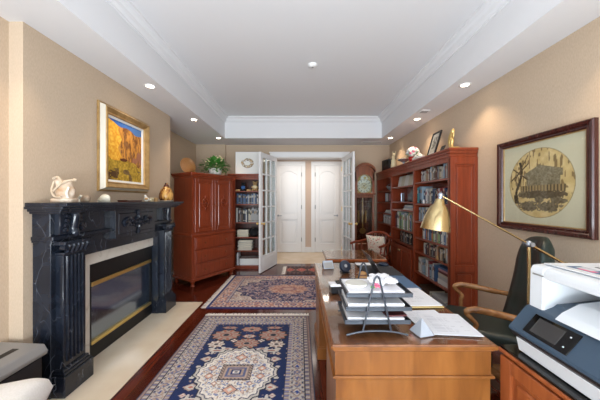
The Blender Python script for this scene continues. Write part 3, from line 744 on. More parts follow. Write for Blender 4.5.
# arched pediment with opening for the dial
outer = [(w*math.cos(PI*k/16), 1) for k in range(17)]
bb = MB()
N = 16
bmx = bmesh.new(); ro = []
for k in range(N+1):
    x = -w+2*w*k/N; zt = 2.03+.15*max(0, math.cos(PI*x/(2*w)))**.6
    xi = max(-.155, min(.155, x)); u = xi/.155; zi = 1.86+.13*math.sqrt(max(0,1-u*u))
    ro.append([bmx.verts.new(p) for p in ((x,-.19,zi if abs(x) <= .156 else 1.86),(x,-.19,zt),(x,.19,zt),(x,.19,zi if abs(x) <= .156 else 1.86))])
for A, B in zip(ro, ro[1:]):
    for i in range(4): bmx.faces.new((A[i],A[(i+1)%4],B[(i+1)%4],B[i]))
bmx.faces.new(ro[0]); bmx.faces.new(ro[-1]); bmesh.ops.recalc_face_normals(bmx, faces=bmx.faces[:]); b._merge(bmx)
b.box(-w+.03,-.155,-.19,-.17,1.6,1.87); b.box(.155,w-.03,-.19,-.17,1.6,1.87)
b.build('hood', 'clock_wood', t)
b = MB(); top = [(-w-.02+(2*w+.04)*k/N, 2.03+.15*max(0,math.cos(PI*(-1+2*k/N)/2))**.6) for k in range(N+1)]
for off, th, y0 in ((0,.03,-.22),(.03,.022,-.235)):
    bb = bmesh.new(); R = [[bb.verts.new(p) for p in ((x,y0,z+off),(x,y0,z+off+th),(x,.19,z+off+th),(x,.19,z+off))] for x, z in top]
    for A, B in zip(R, R[1:]):
        for i in range(4): bb.faces.new((A[i],A[(i+1)%4],B[(i+1)%4],B[i]))
    bb.faces.new(R[0]); bb.faces.new(R[-1]); bmesh.ops.recalc_face_normals(bb, faces=bb.faces[:]); b._merge(bb)
b.build('arched_cornice', 'clock_wood', t)
def dialc(U, V):
    C = np.ones(U.shape+(3,))*np.array([226,220,198]); r = np.hypot(U, V+.06)
    put(C, (r > .148), (206,180,120)); n = vnoise(U,V,70,4); put(C, (r > .155)&(n > .5), (168,134,74))
    a = np.arctan2(U, V+.06); k = np.abs(((a/(2*PI)*12)+.5)%1-.5)
    put(C, (r > .105)&(r < .135)&(k < .1), (60,50,40)); put(C, (r > .138)&(r < .142), (90,76,50)); put(C, (r < .07)&(n > .45), (206,186,140)); put(C, r < .01, (50,40,30))
    put(C, (V > .085)&(np.hypot(U,V-.09) < .075), (236,236,228)); put(C, (np.hypot(U-.02,V-.11) < .03), (206,180,110))
    return C
dl = sheet('dial', .31, .42, 90, 120, dialc, M_PRINT, t, 'xz', (0,-.13,1.81))
b = MB(); b.prism([(-.004,0),(.004,0),(.001,.085),(-.001,.085)], 'y', -.002, 0, TR(0,-.133,1.75) @ Matrix.Rotation(.9,4,'Y')); b.prism([(-.003,0),(.003,0),(.001,.12),(-.001,.12)], 'y', -.002, 0, TR(0,-.136,1.75) @ Matrix.Rotation(-.7,4,'Y')); b.build('hands', 'matte_black', t)
bx('hood_glass', 'pane_glass', (-.155,.155,-.178,-.174,1.6,1.99), parent=t)

# ------------------------------------------------------------------ framed print on the right wall
def printc(U, V):
    n = vnoise(U,V,30,8); n2 = vnoise(U,V,90,9); C = np.ones(U.shape+(3,))*np.array([214,210,188])
    r = np.hypot(U+.005, V); ins = r < .295
    base = np.stack([202+26*n, 176+30*n, 122+34*n], -1)
    twig = (vnoise(U*3,V*.8,26,11) > .66)&(V > -.05); base[twig] = np.array([140,118,84])
    house = (np.abs(U-.03) < .15)&(V > -.02)&(V < .085-.1*(U-.03)); roof = (V > .05)&(V < .155-.5*np.maximum(0,-(U-.0))-.25*np.maximum(0,U-.0))&(U > -.14)&(U < .2)
    base[house|roof] = np.array([112,102,80])+46*n2[house|roof][:,None]
    veranda = (np.abs(U-.02) < .2)&(V > -.075)&(V <= -.02); base[veranda] = (160,138,100); post = veranda&((np.abs(((U+.5)/.028)%1-.5)) < .2); base[post] = (92,80,62)
    shade = (((U-.02)/.22)**2+((V+.10)/.035)**2 < 1+.8*(n2-.5)); base[shade] = np.array([84,72,54])+30*n2[shade][:,None]
    for cx, cy, rx, ry in ((-.1,-.2,.1,.045),(.08,-.2,.11,.04),(0,-.145,.04,.03),(.16,-.15,.07,.03),(-.16,-.1,.05,.03)):
        q = ((U-cx)/rx)**2+((V-cy)/ry)**2 < 1+1.2*(n2-.5); base[q] = np.array([96,84,64])+46*n2[q][:,None]
    tr = (np.abs(U+.2-.03*np.sin(V*14)) < .013+.01*(V < -.1))&(V > -.18)&(V < .2); base[tr] = (70,58,44)
    for sx, sl in ((-.2,.8),(-.2,-.7),(-.2,1.6)):
        q = (np.abs((V-.1)-(U-sx)*sl) < .008)&(np.abs(U-sx) < .1)&(V > .03); base[q] = (92,76,56)
    C[ins] = base[ins]; put(C, (r > .293)&(r < .298), (150,136,100))
    return C
t = thing('framed_print', 'dark mahogany framed round sepia print of a cottage on the right wall', 'framed print', (XR-.003, 2.185, 1.595), -PI/2)
W, Hh = .865, .838
b = MB(); frame_ring(b, W, Hh, [(0,0),(0,.03),(.008,.038),(.028,.034),(.04,.022),(.052,.026),(.06,.016),(.062,.008)]); b.build('frame', 'mahogany', t)
b = MB(); frame_ring(b, W-.122, Hh-.122, [(0,.008),(.0,.014),(.006,.014),(.008,.008)]); b.build('inner_edge', 'gold_leaf', t)
sheet('print', W-.11, Hh-.11, 190, 180, printc, M_PRINT, t, 'xz', (0,-.006,0))
bx('glass', 'print_glass', (-W/2+.062,W/2-.062,-.012,-.009,-Hh/2+.062,Hh/2-.062), parent=t)
# ------------------------------------------------------------------ rugs
def fringe(b, edge, n, L, seed):
    """edge(t) -> (x,y), outward dir; wavy strands"""
    q = random.Random(seed)
    for k in range(n):
        (x,y),(dx,dy) = edge((k+.5)/n); l = L*q.uniform(.75,1.1); s = q.uniform(-.012,.012)
        sx, sy = -dy, dx; w = .005
        bb = bmesh.new()
        V = [bb.verts.new(p) for p in ((x+sx*w,y+sy*w,.008),(x-sx*w,y-sy*w,.008),(x+dx*l+sx*(s-w*.6),y+dy*l+sy*(s-w*.6),.003),(x+dx*l+sx*(s+w*.6),y+dy*l+sy*(s+w*.6),.003))]
        bb.faces.new(V); b._merge(bb)
NAVY = np.array([29,44,88.]); CREAM = np.array([222,214,204.]); TAN = np.array([170,148,136.]); ROSE = np.array([176,116,100.]); INK = np.array([46,47,62.])
def fold(U, p): return (U/p-np.floor(U/p))*p-p/2
def rug1(U, V):
    W2, L2 = .645, 1.05; C = np.ones(U.shape+(3,))*NAVY; n = vnoise(U,V,90,21); n3 = vnoise(U,V,40,22)
    AV, AU = np.abs(V), np.abs(U)
    # field scatter
    def lobes(cu, cv, rx, ry, c1, c2, c3, k=10, sym=True):
        x = (AU if sym else U)-cu; y = AV-cv; a = np.arctan2(y/ry, x/rx); r = np.hypot(x/rx, y/ry); e = 1+.10*np.cos(k*a)
        put(C, r < e, c1); put(C, (r < e*.86), c2); put(C, (r < e*.86)&(np.cos(k*a) > .3)&(r > .5), c3); put(C, (r < .42)&(r > .30), c3); put(C, r < .2, c1)
    fl = (fold(U,.075)**2+fold(V,.075)**2 < .012**2)&(n3 > .5); C[fl] = TAN
    lobes(.25,.59,.160,.115,INK*.9,TAN,ROSE*.92); lobes(0,.43,.135,.10,INK,TAN,ROSE*.9,12); lobes(0,.71,.12,.06,INK,TAN,ROSE,8); lobes(.30,.415,.09,.065,INK,TAN,CREAM,8); lobes(0,.565,.075,.038,INK,CREAM*.9,ROSE,6); lobes(.25,.745,.09,.03,INK,TAN,ROSE,6); lobes(.14,.48,.035,.028,INK,TAN,CREAM,4)
    # animal-like scrolls
    for cu, cv, s in ((.26,.305,1),(.17,.335,.7),(.30,.05,.7)):
        x = (AU-cu)/s; y = (AV-cv)/s
        q = ((x/.075)**2+(y/.025)**2 < 1)|(((x-.06)/.03)**2+((y-.03)/.018)**2 < 1)|(((x+.055)/.022)**2+((y+.02)/.03)**2 < 1)|(((x-.03)/.012)**2+((y+.03)/.028)**2 < 1)
        C[q] = CREAM*.9; q2 = ((x/.04)**2+(y/.01)**2 < 1); C[q2] = ROSE*.9
    for cu, cv, a_, b_ in ((.305,.175,.065,.042),(.20,.245,.03,.02),(.33,.26,.03,.025),(.33,-.02,.03,.03)):
        d = np.abs(AU-cu)/a_+np.abs(AV-cv)/b_; put(C, d < 1, TAN*1.05); put(C, d < .7, CREAM*.92); put(C, d < .35, ROSE)
    # medallion
    d = np.maximum(AU/.33+AV*.5/.31, AV/.335+AU*.34/.31); a = np.arctan2(V,U); d = d*(1+.035*np.cos(26*a))
    put(C, d < 1.1, INK); put(C, d < 1.06, CREAM*.9); put(C, d < 1.0, INK*1.6); put(C, d < .97, CREAM*1.03)
    inn = d < .9; put(C, inn&(n > .66), np.array([120,128,160.])); put(C, inn&(n < .3), TAN*1.05)
    for cu, cv, r_ in ((.0,.2,.062),(.21,.05,.045),(.14,.135,.03),(.10,.22,.02)):
        e = np.abs(AU-cu)/r_+np.abs(AV-cv)/(r_*.9); put(C, e < 1, INK*1.3); put(C, e < .85, np.array([206,160,140.])); put(C, e < .4, CREAM)
    e = np.maximum(AU/.135, AV/.095)
    for lim, c in ((1,INK),(.94,TAN),(.80,TAN*.8),(.74,TAN*1.06),(.60,np.array([92,98,134.])),(.45,TAN),(.33,NAVY*1.2),(.2,CREAM),(.1,NAVY)): put(C, e < lim, c)
    put(C, (e < .94)&(e > .8)&(np.abs(fold(U+V,.03)) < .005), INK)
    # borders: distance from edge
    dist = np.minimum(W2-AU, L2-AV); along = np.where(W2-AU < L2-AV, V, U)
    put(C, dist < .235, INK); put(C, dist < .228, TAN*.92); put(C, (dist < .228)&(dist > .195)&(np.abs(fold(along,.04)) < .006), INK*2.6); put(C, (dist < .228)&(dist > .195)&(np.abs(fold(along+.02,.04)) < .005), CREAM*.88)
    put(C, dist < .195, INK); put(C, dist < .19, CREAM*.86)
    m = (dist < .19)&(dist > .075); x = dist-.132; y = fold(along,.15)
    q = np.abs(x)/.05+np.abs(y)/.05; put(C, m&(q < 1), TAN*.92); put(C, m&(q < .72), CREAM*.9); put(C, m&(q < .42), NAVY*1.6)
    q = np.abs(x)/.035+np.abs(fold(along+.075,.15))/.03; put(C, m&(q < 1), np.array([96,104,140.])); put(C, m&(q < .5), TAN)
    put(C, m&(np.abs(np.abs(x)-.042) < .006)&(np.abs(fold(along,.05)) < .012), INK*1.6); put(C, m&(n > .68), TAN); put(C, m&(n < .26), np.array([128,120,140.]))
    put(C, dist < .075, INK); put(C, dist < .07, TAN*.9); put(C, (dist < .07)&(dist > .035)&(np.abs(fold(along,.05)) < .009), CREAM*.85); put(C, (dist < .07)&(dist > .035)&(np.abs(fold(along+.025,.05)) < .006), INK*2.2)
    put(C, dist < .033, INK*1.2); put(C, dist < .026, np.array([150,126,120.])); put(C, dist < .008, INK*1.4)
    return C*(.93+.14*n[...,None])
t = thing('oriental_rug', 'navy blue patterned rug with cream medallion and fringed end beside the desk', 'rug', (-.535,2.15,.0005))
sheet('pile', 1.29, 2.10, 258, 420, rug1, M_RUG, t, 'xy', thick=.011, edge=(60,60,90))
b = MB(); fringe(b, lambda u: ((-.645+1.29*u,1.045),(0,1)), 330, .085, 1); fringe(b, lambda u: ((-.645+1.29*u,-1.05),(0,-1)), 330, .085, 2); b.build('fringe', 'fringe', t)['kind'] = 'stuff'
def rug2(U, V):
    L2, W2 = 1.06, .74; C = np.ones(U.shape+(3,)); AU, AV = np.abs(U), np.abs(V); n = vnoise(U,V,60,31); n2 = vnoise(U,V,26,32); n4 = vnoise(U,V,110,33)
    P = np.array([198,160,146.]); C[:] = np.array([206,188,176.]); put(C, n > .6, np.array([176,140,130.])); put(C, n < .32, np.array([226,212,200.])); put(C, n4 > .74, np.array([110,104,126.]))
    a = np.arctan2(V/.5, U/.80); r = np.hypot(U/.80, V/.52)*(1+.05*np.cos(16*a)); N2 = np.array([46,52,92.])
    put(C, r < 1.04, np.array([214,196,180.])); put(C, r < 1, N2); f = r < .97
    put(C, f&(n2 > .64), np.array([150,136,150.])); put(C, f&(n > .66), np.array([196,170,160.])); put(C, f&(n4 > .8), np.array([160,110,110.]))
    vine = f&(np.abs(np.sin(U*24+2.5*np.sin(V*18))-.6*np.cos(V*26)) < .13); C[vine] = np.array([124,122,150.])
    r2 = np.hypot(U/.30, V/.20)*(1+.08*np.cos(12*np.arctan2(V/.2,U/.3))); put(C, r2 < 1.08, np.array([176,150,146.])); put(C, r2 < 1, np.array([204,168,150.])); put(C, (r2 < 1)&(n > .55), np.array([176,120,108.])); put(C, r2 < .45, np.array([150,110,116.])); put(C, r2 < .3, P)
    dist = np.minimum(L2-AU, W2-AV); al = np.where(L2-AU < W2-AV, V, U)
    put(C, dist < .24, N2*1.3); put(C, dist < .232, np.array([216,196,180.])); put(C, (dist < .232)&(dist > .2)&(np.abs(fold(al,.05)) < .012), np.array([130,120,140.]))
    put(C, dist < .2, N2*1.5); m = (dist < .194); put(C, m, np.array([192,140,124.])); y = fold(al,.2); x = dist-.125; q = np.hypot(x/.055,y/.07)
    put(C, m&(q < 1), np.array([222,196,176.])); put(C, m&(q < .7), np.array([96,92,126.])); put(C, m&(q < .4), np.array([206,150,134.])); put(C, m&(n > .68), np.array([220,190,176.])); put(C, m&(n < .27), np.array([120,110,134.]))
    put(C, dist < .06, np.array([214,192,176.])); put(C, (dist < .06)&(np.abs(fold(al,.06)) < .014), np.array([150,110,112.])); put(C, dist < .032, np.array([44,54,110.]))
    return C*(.93+.14*n4[...,None])
t = thing('oriental_rug', 'rose bordered rug with navy oval field lying across the room behind the navy rug', 'rug', (-.19,4.16,.0005), -.01)
sheet('pile', 2.12, 1.48, 400, 264, rug2, M_RUG, t, 'xy', thick=.011, edge=(44,54,100))
b = MB(); fringe(b, lambda u: ((-1.06,-.74+1.48*u),(-1,0)), 260, .075, 3); fringe(b, lambda u: ((1.06,-.74+1.48*u),(1,0)), 260, .075, 4); b.build('fringe', 'fringe', t)['kind'] = 'stuff'
def rug3(U, V):
    C = np.ones(U.shape+(3,))*np.array([70,52,54.]); n = vnoise(U,V,60,41); put(C, n > .6, np.array([110,84,78.])); AV = np.abs(V)
    x = fold(U+.21,.24); q = np.abs(x)/.1+AV/.12; q = np.maximum(q, np.abs(x)/.09); put(C, q < 1.15, np.array([200,170,150.])); put(C, q < 1.0, np.array([176,44,44.])); put(C, q < .5, np.array([214,160,140.])); put(C, q < .3, np.array([150,36,40.]))
    put(C, AV > .2, np.array([120,96,92.])); put(C, (AV > .2)&(np.abs(fold(U,.08)) < .02), np.array([60,50,60.])); put(C, AV > .27, np.array([64,48,52.]))
    put(C, np.abs(U) > .62, np.array([130,104,98.]))
    return C
t = thing('small_rug', 'small dark mat with red medallions by the white hall doors', 'rug', (.36,5.3,.0005))
sheet('pile', 1.30, .58, 200, 90, rug3, M_RUG, t, 'xy', thick=.010, edge=(64,48,52))
b = MB(); fringe(b, lambda u: ((-.65,-.29+.58*u),(-1,0)), 90, .075, 5); fringe(b, lambda u: ((.65,-.29+.58*u),(1,0)), 90, .075, 6); b.build('fringe', 'fringe', t)['kind'] = 'stuff'

# ------------------------------------------------------------------ pedestal desk
DX0, DX1, DY0, DY1, DZ = .152, .945, 1.225, 2.83, .755
t = desk = thing('pedestal_desk', 'large honey wood pedestal desk with glass top in the foreground', 'desk', (0,0,0))
b = MB(); b.box(DX0,DX1,DY0,DY1,DZ-.024,DZ,.007); b.box(DX0+.008,DX1-.008,DY0+.008,DY1-.008,DZ-.034,DZ-.022,.004); b.build('desk_top', 'honey_top', t)
b = MB(); b.box(DX0+.004,DX1-.004,DY0-.004,DY0+.001,DZ-.022,DZ-.004,.002); b.box(DX0-.004,DX0+.001,DY0,DY1,DZ-.022,DZ-.004,.002); b.box(DX1-.001,DX1+.004,DY0,DY1,DZ-.022,DZ-.004,.002); b.build('edge_moulding', 'honey', t)
bx('glass_top', 'desk_glass', (DX0+.012,DX1-.012,DY0+.012,DY1-.012,DZ+.0008,DZ+.006), parent=t)
ZD = DZ+.0065
b = MB(); b.box(DX0+.018,DX1-.018,DY0+.022,DY1-.022,.60,DZ-.034); b.build('apron', 'honey', t)
b = MB(); b.box(DX0+.006,DX1-.006,DY0+.008,DY1-.008,.588,.602,.004); b.build('waist_moulding', 'honey', t)
for y0, y1 in ((DY0+.022,1.68),(2.34,DY1-.022)):
    b = MB(); b.box(DX0+.022,DX1-.022,y0,y1,.10,.59)
    ped = b.build('pedestal', 'honey', t)
    b = MB(); b.box(DX0+.005,DX1-.005,y0-.012,y1+.012,.0,.10,.005); b.box(DX0+.014,DX1-.014,y0-.006,y1+.006,.098,.115,.004); b.build('plinth', 'honey', ped)
    for z0, z1 in ((.13,.34),(.36,.575)):
        b = MB(); b.box(DX1-.023,DX1-.004,y0+.03,y1-.03,z0,z1,.004); d = b.build('drawer', 'honey', t)
        b = MB(); yc = (y0+y1)/2; b.tube(bez([(DX1-.004,yc-.045,z1-.07),(DX1+.02,yc-.04,z1-.075),(DX1+.022,yc+.04,z1-.075),(DX1-.004,yc+.045,z1-.07)],5), .004, 6); b.build('handle', 'brass', d, True)
bx('modesty_panel', 'cherry_dark', (.5,.52,1.68,2.34,.12,.60), parent=t)

# second table behind the desk
t = thing('side_table', 'glass topped wooden table behind the far end of the desk', 'table', (0,0,0))
X0, X1, Y0, Y1 = .31, 1.02, 3.02, 3.58
b = MB(); b.box(X0,X1,Y0,Y1,DZ-.035,DZ,.006); b.build('table_top', 'honey_top', t)
b = MB(); b.box(X0+.003,X1-.003,Y0-.004,Y0+.001,DZ-.031,DZ-.005,.002); b.build('edge_moulding', 'cherry_return', t)
bx('glass_top', 'desk_glass', (X0+.01,X1-.01,Y0+.01,Y1-.01,DZ+.0008,DZ+.006), parent=t)
b = MB(); b.box(X0+.05,X1-.05,Y0+.05,Y1-.05,.64,DZ-.034); b.build('apron', 'honey', t)
for x in (X0+.06,X1-.06):
    for y in (Y0+.06,Y1-.06):
        b = MB(); b.tube([(x,y,.65),(x,y,.3),(x,y,.012)], [.026,.022,.016], 10); b.build('leg', 'honey', t, True)

# ------------------------------------------------------------------ return cabinet with printer
t = thing('return_cabinet', 'reddish wooden cabinet with raised panel doors holding the printer', 'cabinet', (0,0,0))
CX0, CX1, CY0, CY1 = .958, 1.50, .30, 1.235
b = MB(); b.box(CX0+.02,CX1,CY0,CY1,.06,.725); b.box(CX0+.05,CX1,CY0,CY1,0,.06); b.build('carcass', 'cherry_return', t)
b = MB(); b.box(CX0-.004,CX1,CY0,CY1+.006,.727,.745,.004); b.build('top_edge', 'cherry_return', t)
bx('dark_top', 'screen_black', (CX0+.002,CX1,CY0,CY1,.745,.757), parent=t, bev=.002)
ZC = .7575
for y1 in (CY1-.006, CY1-.006-.46):
    b = MB(); panel_door(b, 0, .45, .08, .715, 0, .06); d = b.build('door', 'cherry_return', t); d.rotation_euler = (0,0,-PI/2); d.location = (CX0+.02, y1, 0)
    b = MB(); b.lathe([(0,0),(.006,0),(.006,.012),(.015,.02),(.013,.03),(0,.033)], 12, TR(.40,-.022,.42) @ Matrix.Rotation(PI/2,4,'X')); b.build('knob', 'brass', d, True)

# printer: local x = depth into +X, local y = along front (+ = away from camera)
PR = -math.radians(1)
t = thing('printer', 'white office printer with slate grey control panel and touch screen', 'printer', (.992,1.195,ZC), PR)
L = -.46; Dp = .40
b = MB(); b.prism([(.012,.004),(-.002,.07),(.03,.09),(Dp,.09),(Dp,.004)], 'y', L, -.012, bev=.006); b.build('lower_body', 'white_plastic', t)
b = MB(); b.prism([(.0,.068),(-.018,.088),(-.016,.098),(.05,.098),(.05,.068)], 'y', L-.01, -.002, bev=.003); b.build('dark_band', 'dark_plastic', t)
b = MB(); b.prism([(-.020,.094),(-.022,.108),(.060,.205),(.13,.232),(.13,.094)], 'y', L-.01, .006, bev=.006); cp = b.build('control_panel', 'slate_plastic', t)
sl = Vector((.082,0,.097)).normalized(); nrm = Vector((-.097,0,.082)).normalized(); o0 = Vector((-.022,0,.108))
def on_panel(b, a0, a1, y0, y1, h, m0=0):
    M = Matrix(((0, sl.x, nrm.x, o0.x),(1,0,0,0),(0, sl.z, nrm.z, o0.z),(0,0,0,1)))
    b.box(y0, y1, a0, a1, m0, h, .0015, M)
b = MB(); on_panel(b, .016, .110, -.255, -.065, .004); b.build('touch_panel', 'screen_black', cp)
b = MB(); on_panel(b, .028, .098, -.205, -.093, .0050, .0035); b.build('screen', 'screen_grey', cp)
for a, y in ((.036,-.23),(.082,-.23)):
    b = MB(); on_panel(b, a, a+.006, y-.003, y+.003, .0055, .0035); b.build('button', 'icon_white', cp)
b = MB(); b.prism([(.10,.215),(.13,.238),(.36,.262),(.36,.10),(.10,.10)], 'y', L+.02, -.02); b.build('output_bay', 'slate_plastic', t)
b = MB(); b.box(.345,.36,L+.02,-.08,.20,.345); b.build('bay_back', 'dark_plastic', t)
b = MB()
b.prism([(.040,.208),(.07,.236),(.14,.272),(.33,.296),(.33,.255),(.07,.212)], 'y', L+.03, -.15, bev=.004); b.build('output_tray', 'white_plastic', t)
b = MB()
b.prism([(.078,.10),(.070,.21),(.074,.375),(.084,.394),(.16,.402),(Dp+.01,.402),(Dp+.01,.1)], 'y', -.072, .0, bev=.006)
b.prism([(.072,.347),(.074,.375),(.084,.394),(.16,.402),(Dp+.01,.402),(Dp+.01,.347)], 'y', L, -.068, bev=.006)
b.box(.36,Dp+.01,L,-.08,.1,.345); b.box(.10,Dp,L,L+.04,.1,.345)
b.build('scanner_body', 'white_plastic', t)
b = MB(); b.box(.12,Dp,L+.02,-.02,.4015,.406,.002); b.build('scanner_lid', 'white_plastic', t)
bx('maker_mark', 'silver_plastic', (.0705,.074,-.07,-.02,.355,.361), parent=t)
for k, (m_, x0, x1, y0, y1) in enumerate((('folder_blue',.16,.22,-.22,-.08),('petal_pink',.165,.19,-.18,-.12),('icon_white',.18,.215,-.16,-.10),('dark_plastic',.26,.272,-.16,-.10))):
    bx('lid_sticker', m_, (x0,x1,y0,y1,.4062,.4066+.0003*k), parent=t)

# ------------------------------------------------------------------ brass arm lamp
t = thing('floor_lamp', 'brass lamp with cone shade on a long angled arm over the desk', 'lamp', (1.30,1.46,0))
b = MB(); b.lathe([(0,0),(.115,0),(.118,.008),(.10,.018),(.03,.026),(.012,.04),(0,.04)], 28); b.build('base', 'brass', t, True)
b = MB(); b.tube([(0,0,.03),(0,0,1.195)], .0085, 12); b.build('pole', 'brass', t, True)
b = MB(); b.ell((0,0,1.2),(.02,.02,.02)); b.tube([(0,-.028,1.2),(0,.028,1.2)], .012, 12); b.build('joint', 'silver_metal', t, True)
A = Vector((-.480,.04,1.478)); B = Vector((.20,-.0167,1.084))
b = MB(); b.tube([A,B], .0052, 10); b.tube([B-(B-A)*.02,B],.014,12); b.tube([(A+(B-A)*.70),B], .0075, 10); b.build('arm', 'brass', t, True)
TL = TR(*A) @ Matrix.Rotation(math.radians(9),4,'Y')
b = MB(); b.ell(A,(.016,.016,.016)); b.lathe([(.012,0),(.012,-.02),(.016,-.022)],14,TL); b.build('swivel', 'silver_metal', t, True)
b = MB(); b.lathe([(.012,-.02),(.022,-.024),(.027,-.04),(.03,-.055),(.045,-.07),(.056,-.095),(.067,-.135),(.075,-.175),(.080,-.205),(.076,-.205),(.071,-.175),(.063,-.135),(.052,-.095),(.041,-.07),(.026,-.055),(.012,-.03)], 36, TL); b.build('lamp_shade', 'brass', t, True)
b = MB(); b.lathe([(0,-.045),(.016,-.05),(.018,-.09),(.03,-.13),(.026,-.16),(0,-.172)], 18, TL); b.build('bulb', 'ceramic', t, True)

# ------------------------------------------------------------------ green leather desk chair
t = thing('desk_chair', 'green leather desk chair with curved light wood arms behind the desk', 'chair', (1.47,2.02,0), math.radians(66))
def cushion_box(b, x0,x1,y0,y1,z0,z1,r=.04):
    b.box(x0,x1,y0,y1,z0,z1,r,seg=4)
b = MB(); cushion_box(b, -.25,.25,-.26,.27,.40,.51,.045); b.build('seat', 'green_leather', t, True, angle=80)
def backf(u, v, off):
    # u across, v up
    w = .275-.05*v-.05*max(0,v-.75)/.25; a = 2*u-1
    x = a*w; z = .44+.74*v-.07*(abs(a)**3)*(v**3); y = -.235-.11*v-.02*math.sin(v*PI)+.07*a*a
    return Vector((x,y+off,z))
b = MB(); bb = bmesh.new(); nu, nv = 14, 20
def prof(u,v): 
    e = min(1, 6*min(u,1-u)+.25)*min(1, 8*min(v,1-v)+.3); return .045*e
Fr = [[bb.verts.new(backf(i/nu,j/nv,prof(i/nu,j/nv))) for j in range(nv+1)] for i in range(nu+1)]
Bk = [[bb.verts.new(backf(i/nu,j/nv,-prof(i/nu,j/nv))) for j in range(nv+1)] for i in range(nu+1)]
for i in range(nu):
    for j in range(nv):
        bb.faces.new((Fr[i][j],Fr[i+1][j],Fr[i+1][j+1],Fr[i][j+1])); f2 = bb.faces.new((Bk[i][j],Bk[i][j+1],Bk[i+1][j+1],Bk[i+1][j]))
for i in range(nu): bb.faces.new((Fr[i][0],Bk[i][0],Bk[i+1][0],Fr[i+1][0])); bb.faces.new((Fr[i][nv],Fr[i+1][nv],Bk[i+1][nv],Bk[i][nv]))
for j in range(nv): bb.faces.new((Fr[0][j],Fr[0][j+1],Bk[0][j+1],Bk[0][j])); bb.faces.new((Fr[nu][j],Bk[nu][j],Bk[nu][j+1],Fr[nu][j+1]))
bmesh.ops.recalc_face_normals(bb, faces=bb.faces[:]); b._merge(bb)
b.build('backrest', 'green_leather', t, True, angle=80)
for sx in (-1,1):
    b = MB(); X = .295*sx
    b.tube(bez([(X,-.27,.64),(X,-.12,.655),(X,.04,.675),(X,.145,.678),(X*1.0,.185,.65),(X,.155,.615),(X,.125,.58),(X,.135,.54),(X*.98,.13,.47),(X*.86,.11,.425)],7), [.02]*7+[.024]*14+[.02]*7+[.016]*35+[.016], 12)
    b.build('arm', 'arm_wood', t, True)
b = MB(); b.lathe([(0,.10),(.035,.10),(.035,.25),(.025,.26),(.025,.38),(.09,.40),(0,.40)], 16); b.build('column', 'matte_black', t, True)
for k in range(5):
    a = k*2*PI/5+.3; b = MB(); b.tube([(0,0,.13),(.15*math.cos(a),.15*math.sin(a),.11),(.29*math.cos(a),.29*math.sin(a),.075)], [.032,.028,.02], 10); lg = b.build('leg', 'arm_wood', t, True)
    b = MB(); c_ = (.29*math.cos(a),.29*math.sin(a)); b.lathe([(0,-.012),(.026,-.012),(.028,0),(.026,.012),(0,.012)], 14, TR(c_[0],c_[1],.0285) @ RZ(a) @ Matrix.Rotation(PI/2,4,'X')); b.tube([(c_[0],c_[1],.03),(c_[0],c_[1],.08)], .008, 8); b.build('caster', 'matte_black', lg, True)

# ------------------------------------------------------------------ visitor armchair with cushion
t = thing('wooden_armchair', 'low backed wooden armchair beside the tall clock', 'chair', (1.24,4.47,0), math.radians(135-90+90))
b = MB(); b.prism([(-.23,-.22),(.23,-.22),(.26,.22),(-.26,.22)], 'z', .43, .465, bev=.008); b.build('seat', 'cherry', t)
for sx in (-1,1):
    b = MB(); b.tube([(sx*.22,.19,.43),(sx*.235,.21,0)], [.02,.014], 10); b.build('leg', 'cherry', t, True)
    b = MB(); b.tube([(sx*.2,-.19,.43),(sx*.225,-.235,0)], [.02,.014], 10); b.build('leg', 'cherry', t, True)
    b = MB(); b.tube(bez([(sx*.22,-.24,.72),(sx*.265,-.08,.70),(sx*.28,.1,.70),(sx*.27,.22,.69)],6), .021, 10)
    for y, xx in ((-.1,.26),(.03,.272),(.17,.274)): b.tube([(sx*xx*.9,y,.46),(sx*xx,y,.69)], .011, 8)
    b.build('arm', 'cherry', t, True)
b = MB(); b.tube(bez([(-.23,-.23,.80),(-.12,-.28,.855),(0,-.295,.865),(.12,-.28,.855),(.23,-.23,.80)],6), .022, 10)
for k in range(25):
    pass
b.build('crest_rail', 'cherry', t, True)
for k in range(7):
    x = -.21+.07*k; b = MB(); b.tube([(x*.92,-.2,.46),(x,-.235-.05*(1-(x/.23)**2),.84-.1*(x/.23)**4)], .010, 8); b.build('spindle', 'cherry', t, True)
def floral(b): pass
m = mat('floral_cloth', (222,208,190), .9); tc = nd(m,'ShaderNodeTexCoord'); vo = nd(m,'ShaderNodeTexVoronoi'); vo.inputs['Scale'].default_value = 26; lk(m, tc.outputs['Object'], vo.inputs['Vector'])
r = ramp(m, [(.0,(176,74,52)),(.22,(200,112,84)),(.34,(228,216,198)),(.8,(222,210,192)),(.95,(120,140,110))]); lk(m, vo.outputs['Distance'], r.inputs['Fac']); lk(m, r.outputs[0], bsdf(m).inputs['Base Color'])
b = MB(); pillow(b, .36, .36, .11, 16); o = b.build('floral_cushion', 'floral_cloth', None, True)
ch = Matrix.Translation((1.24,4.47,0)) @ RZ(math.radians(135))
o.matrix_world = ch @ TR(0,-.165,.645) @ Matrix.Rotation(math.radians(76),4,'X')
tag(o, 'cream floral cushion with rust flower propped on the wooden armchair', 'cushion')
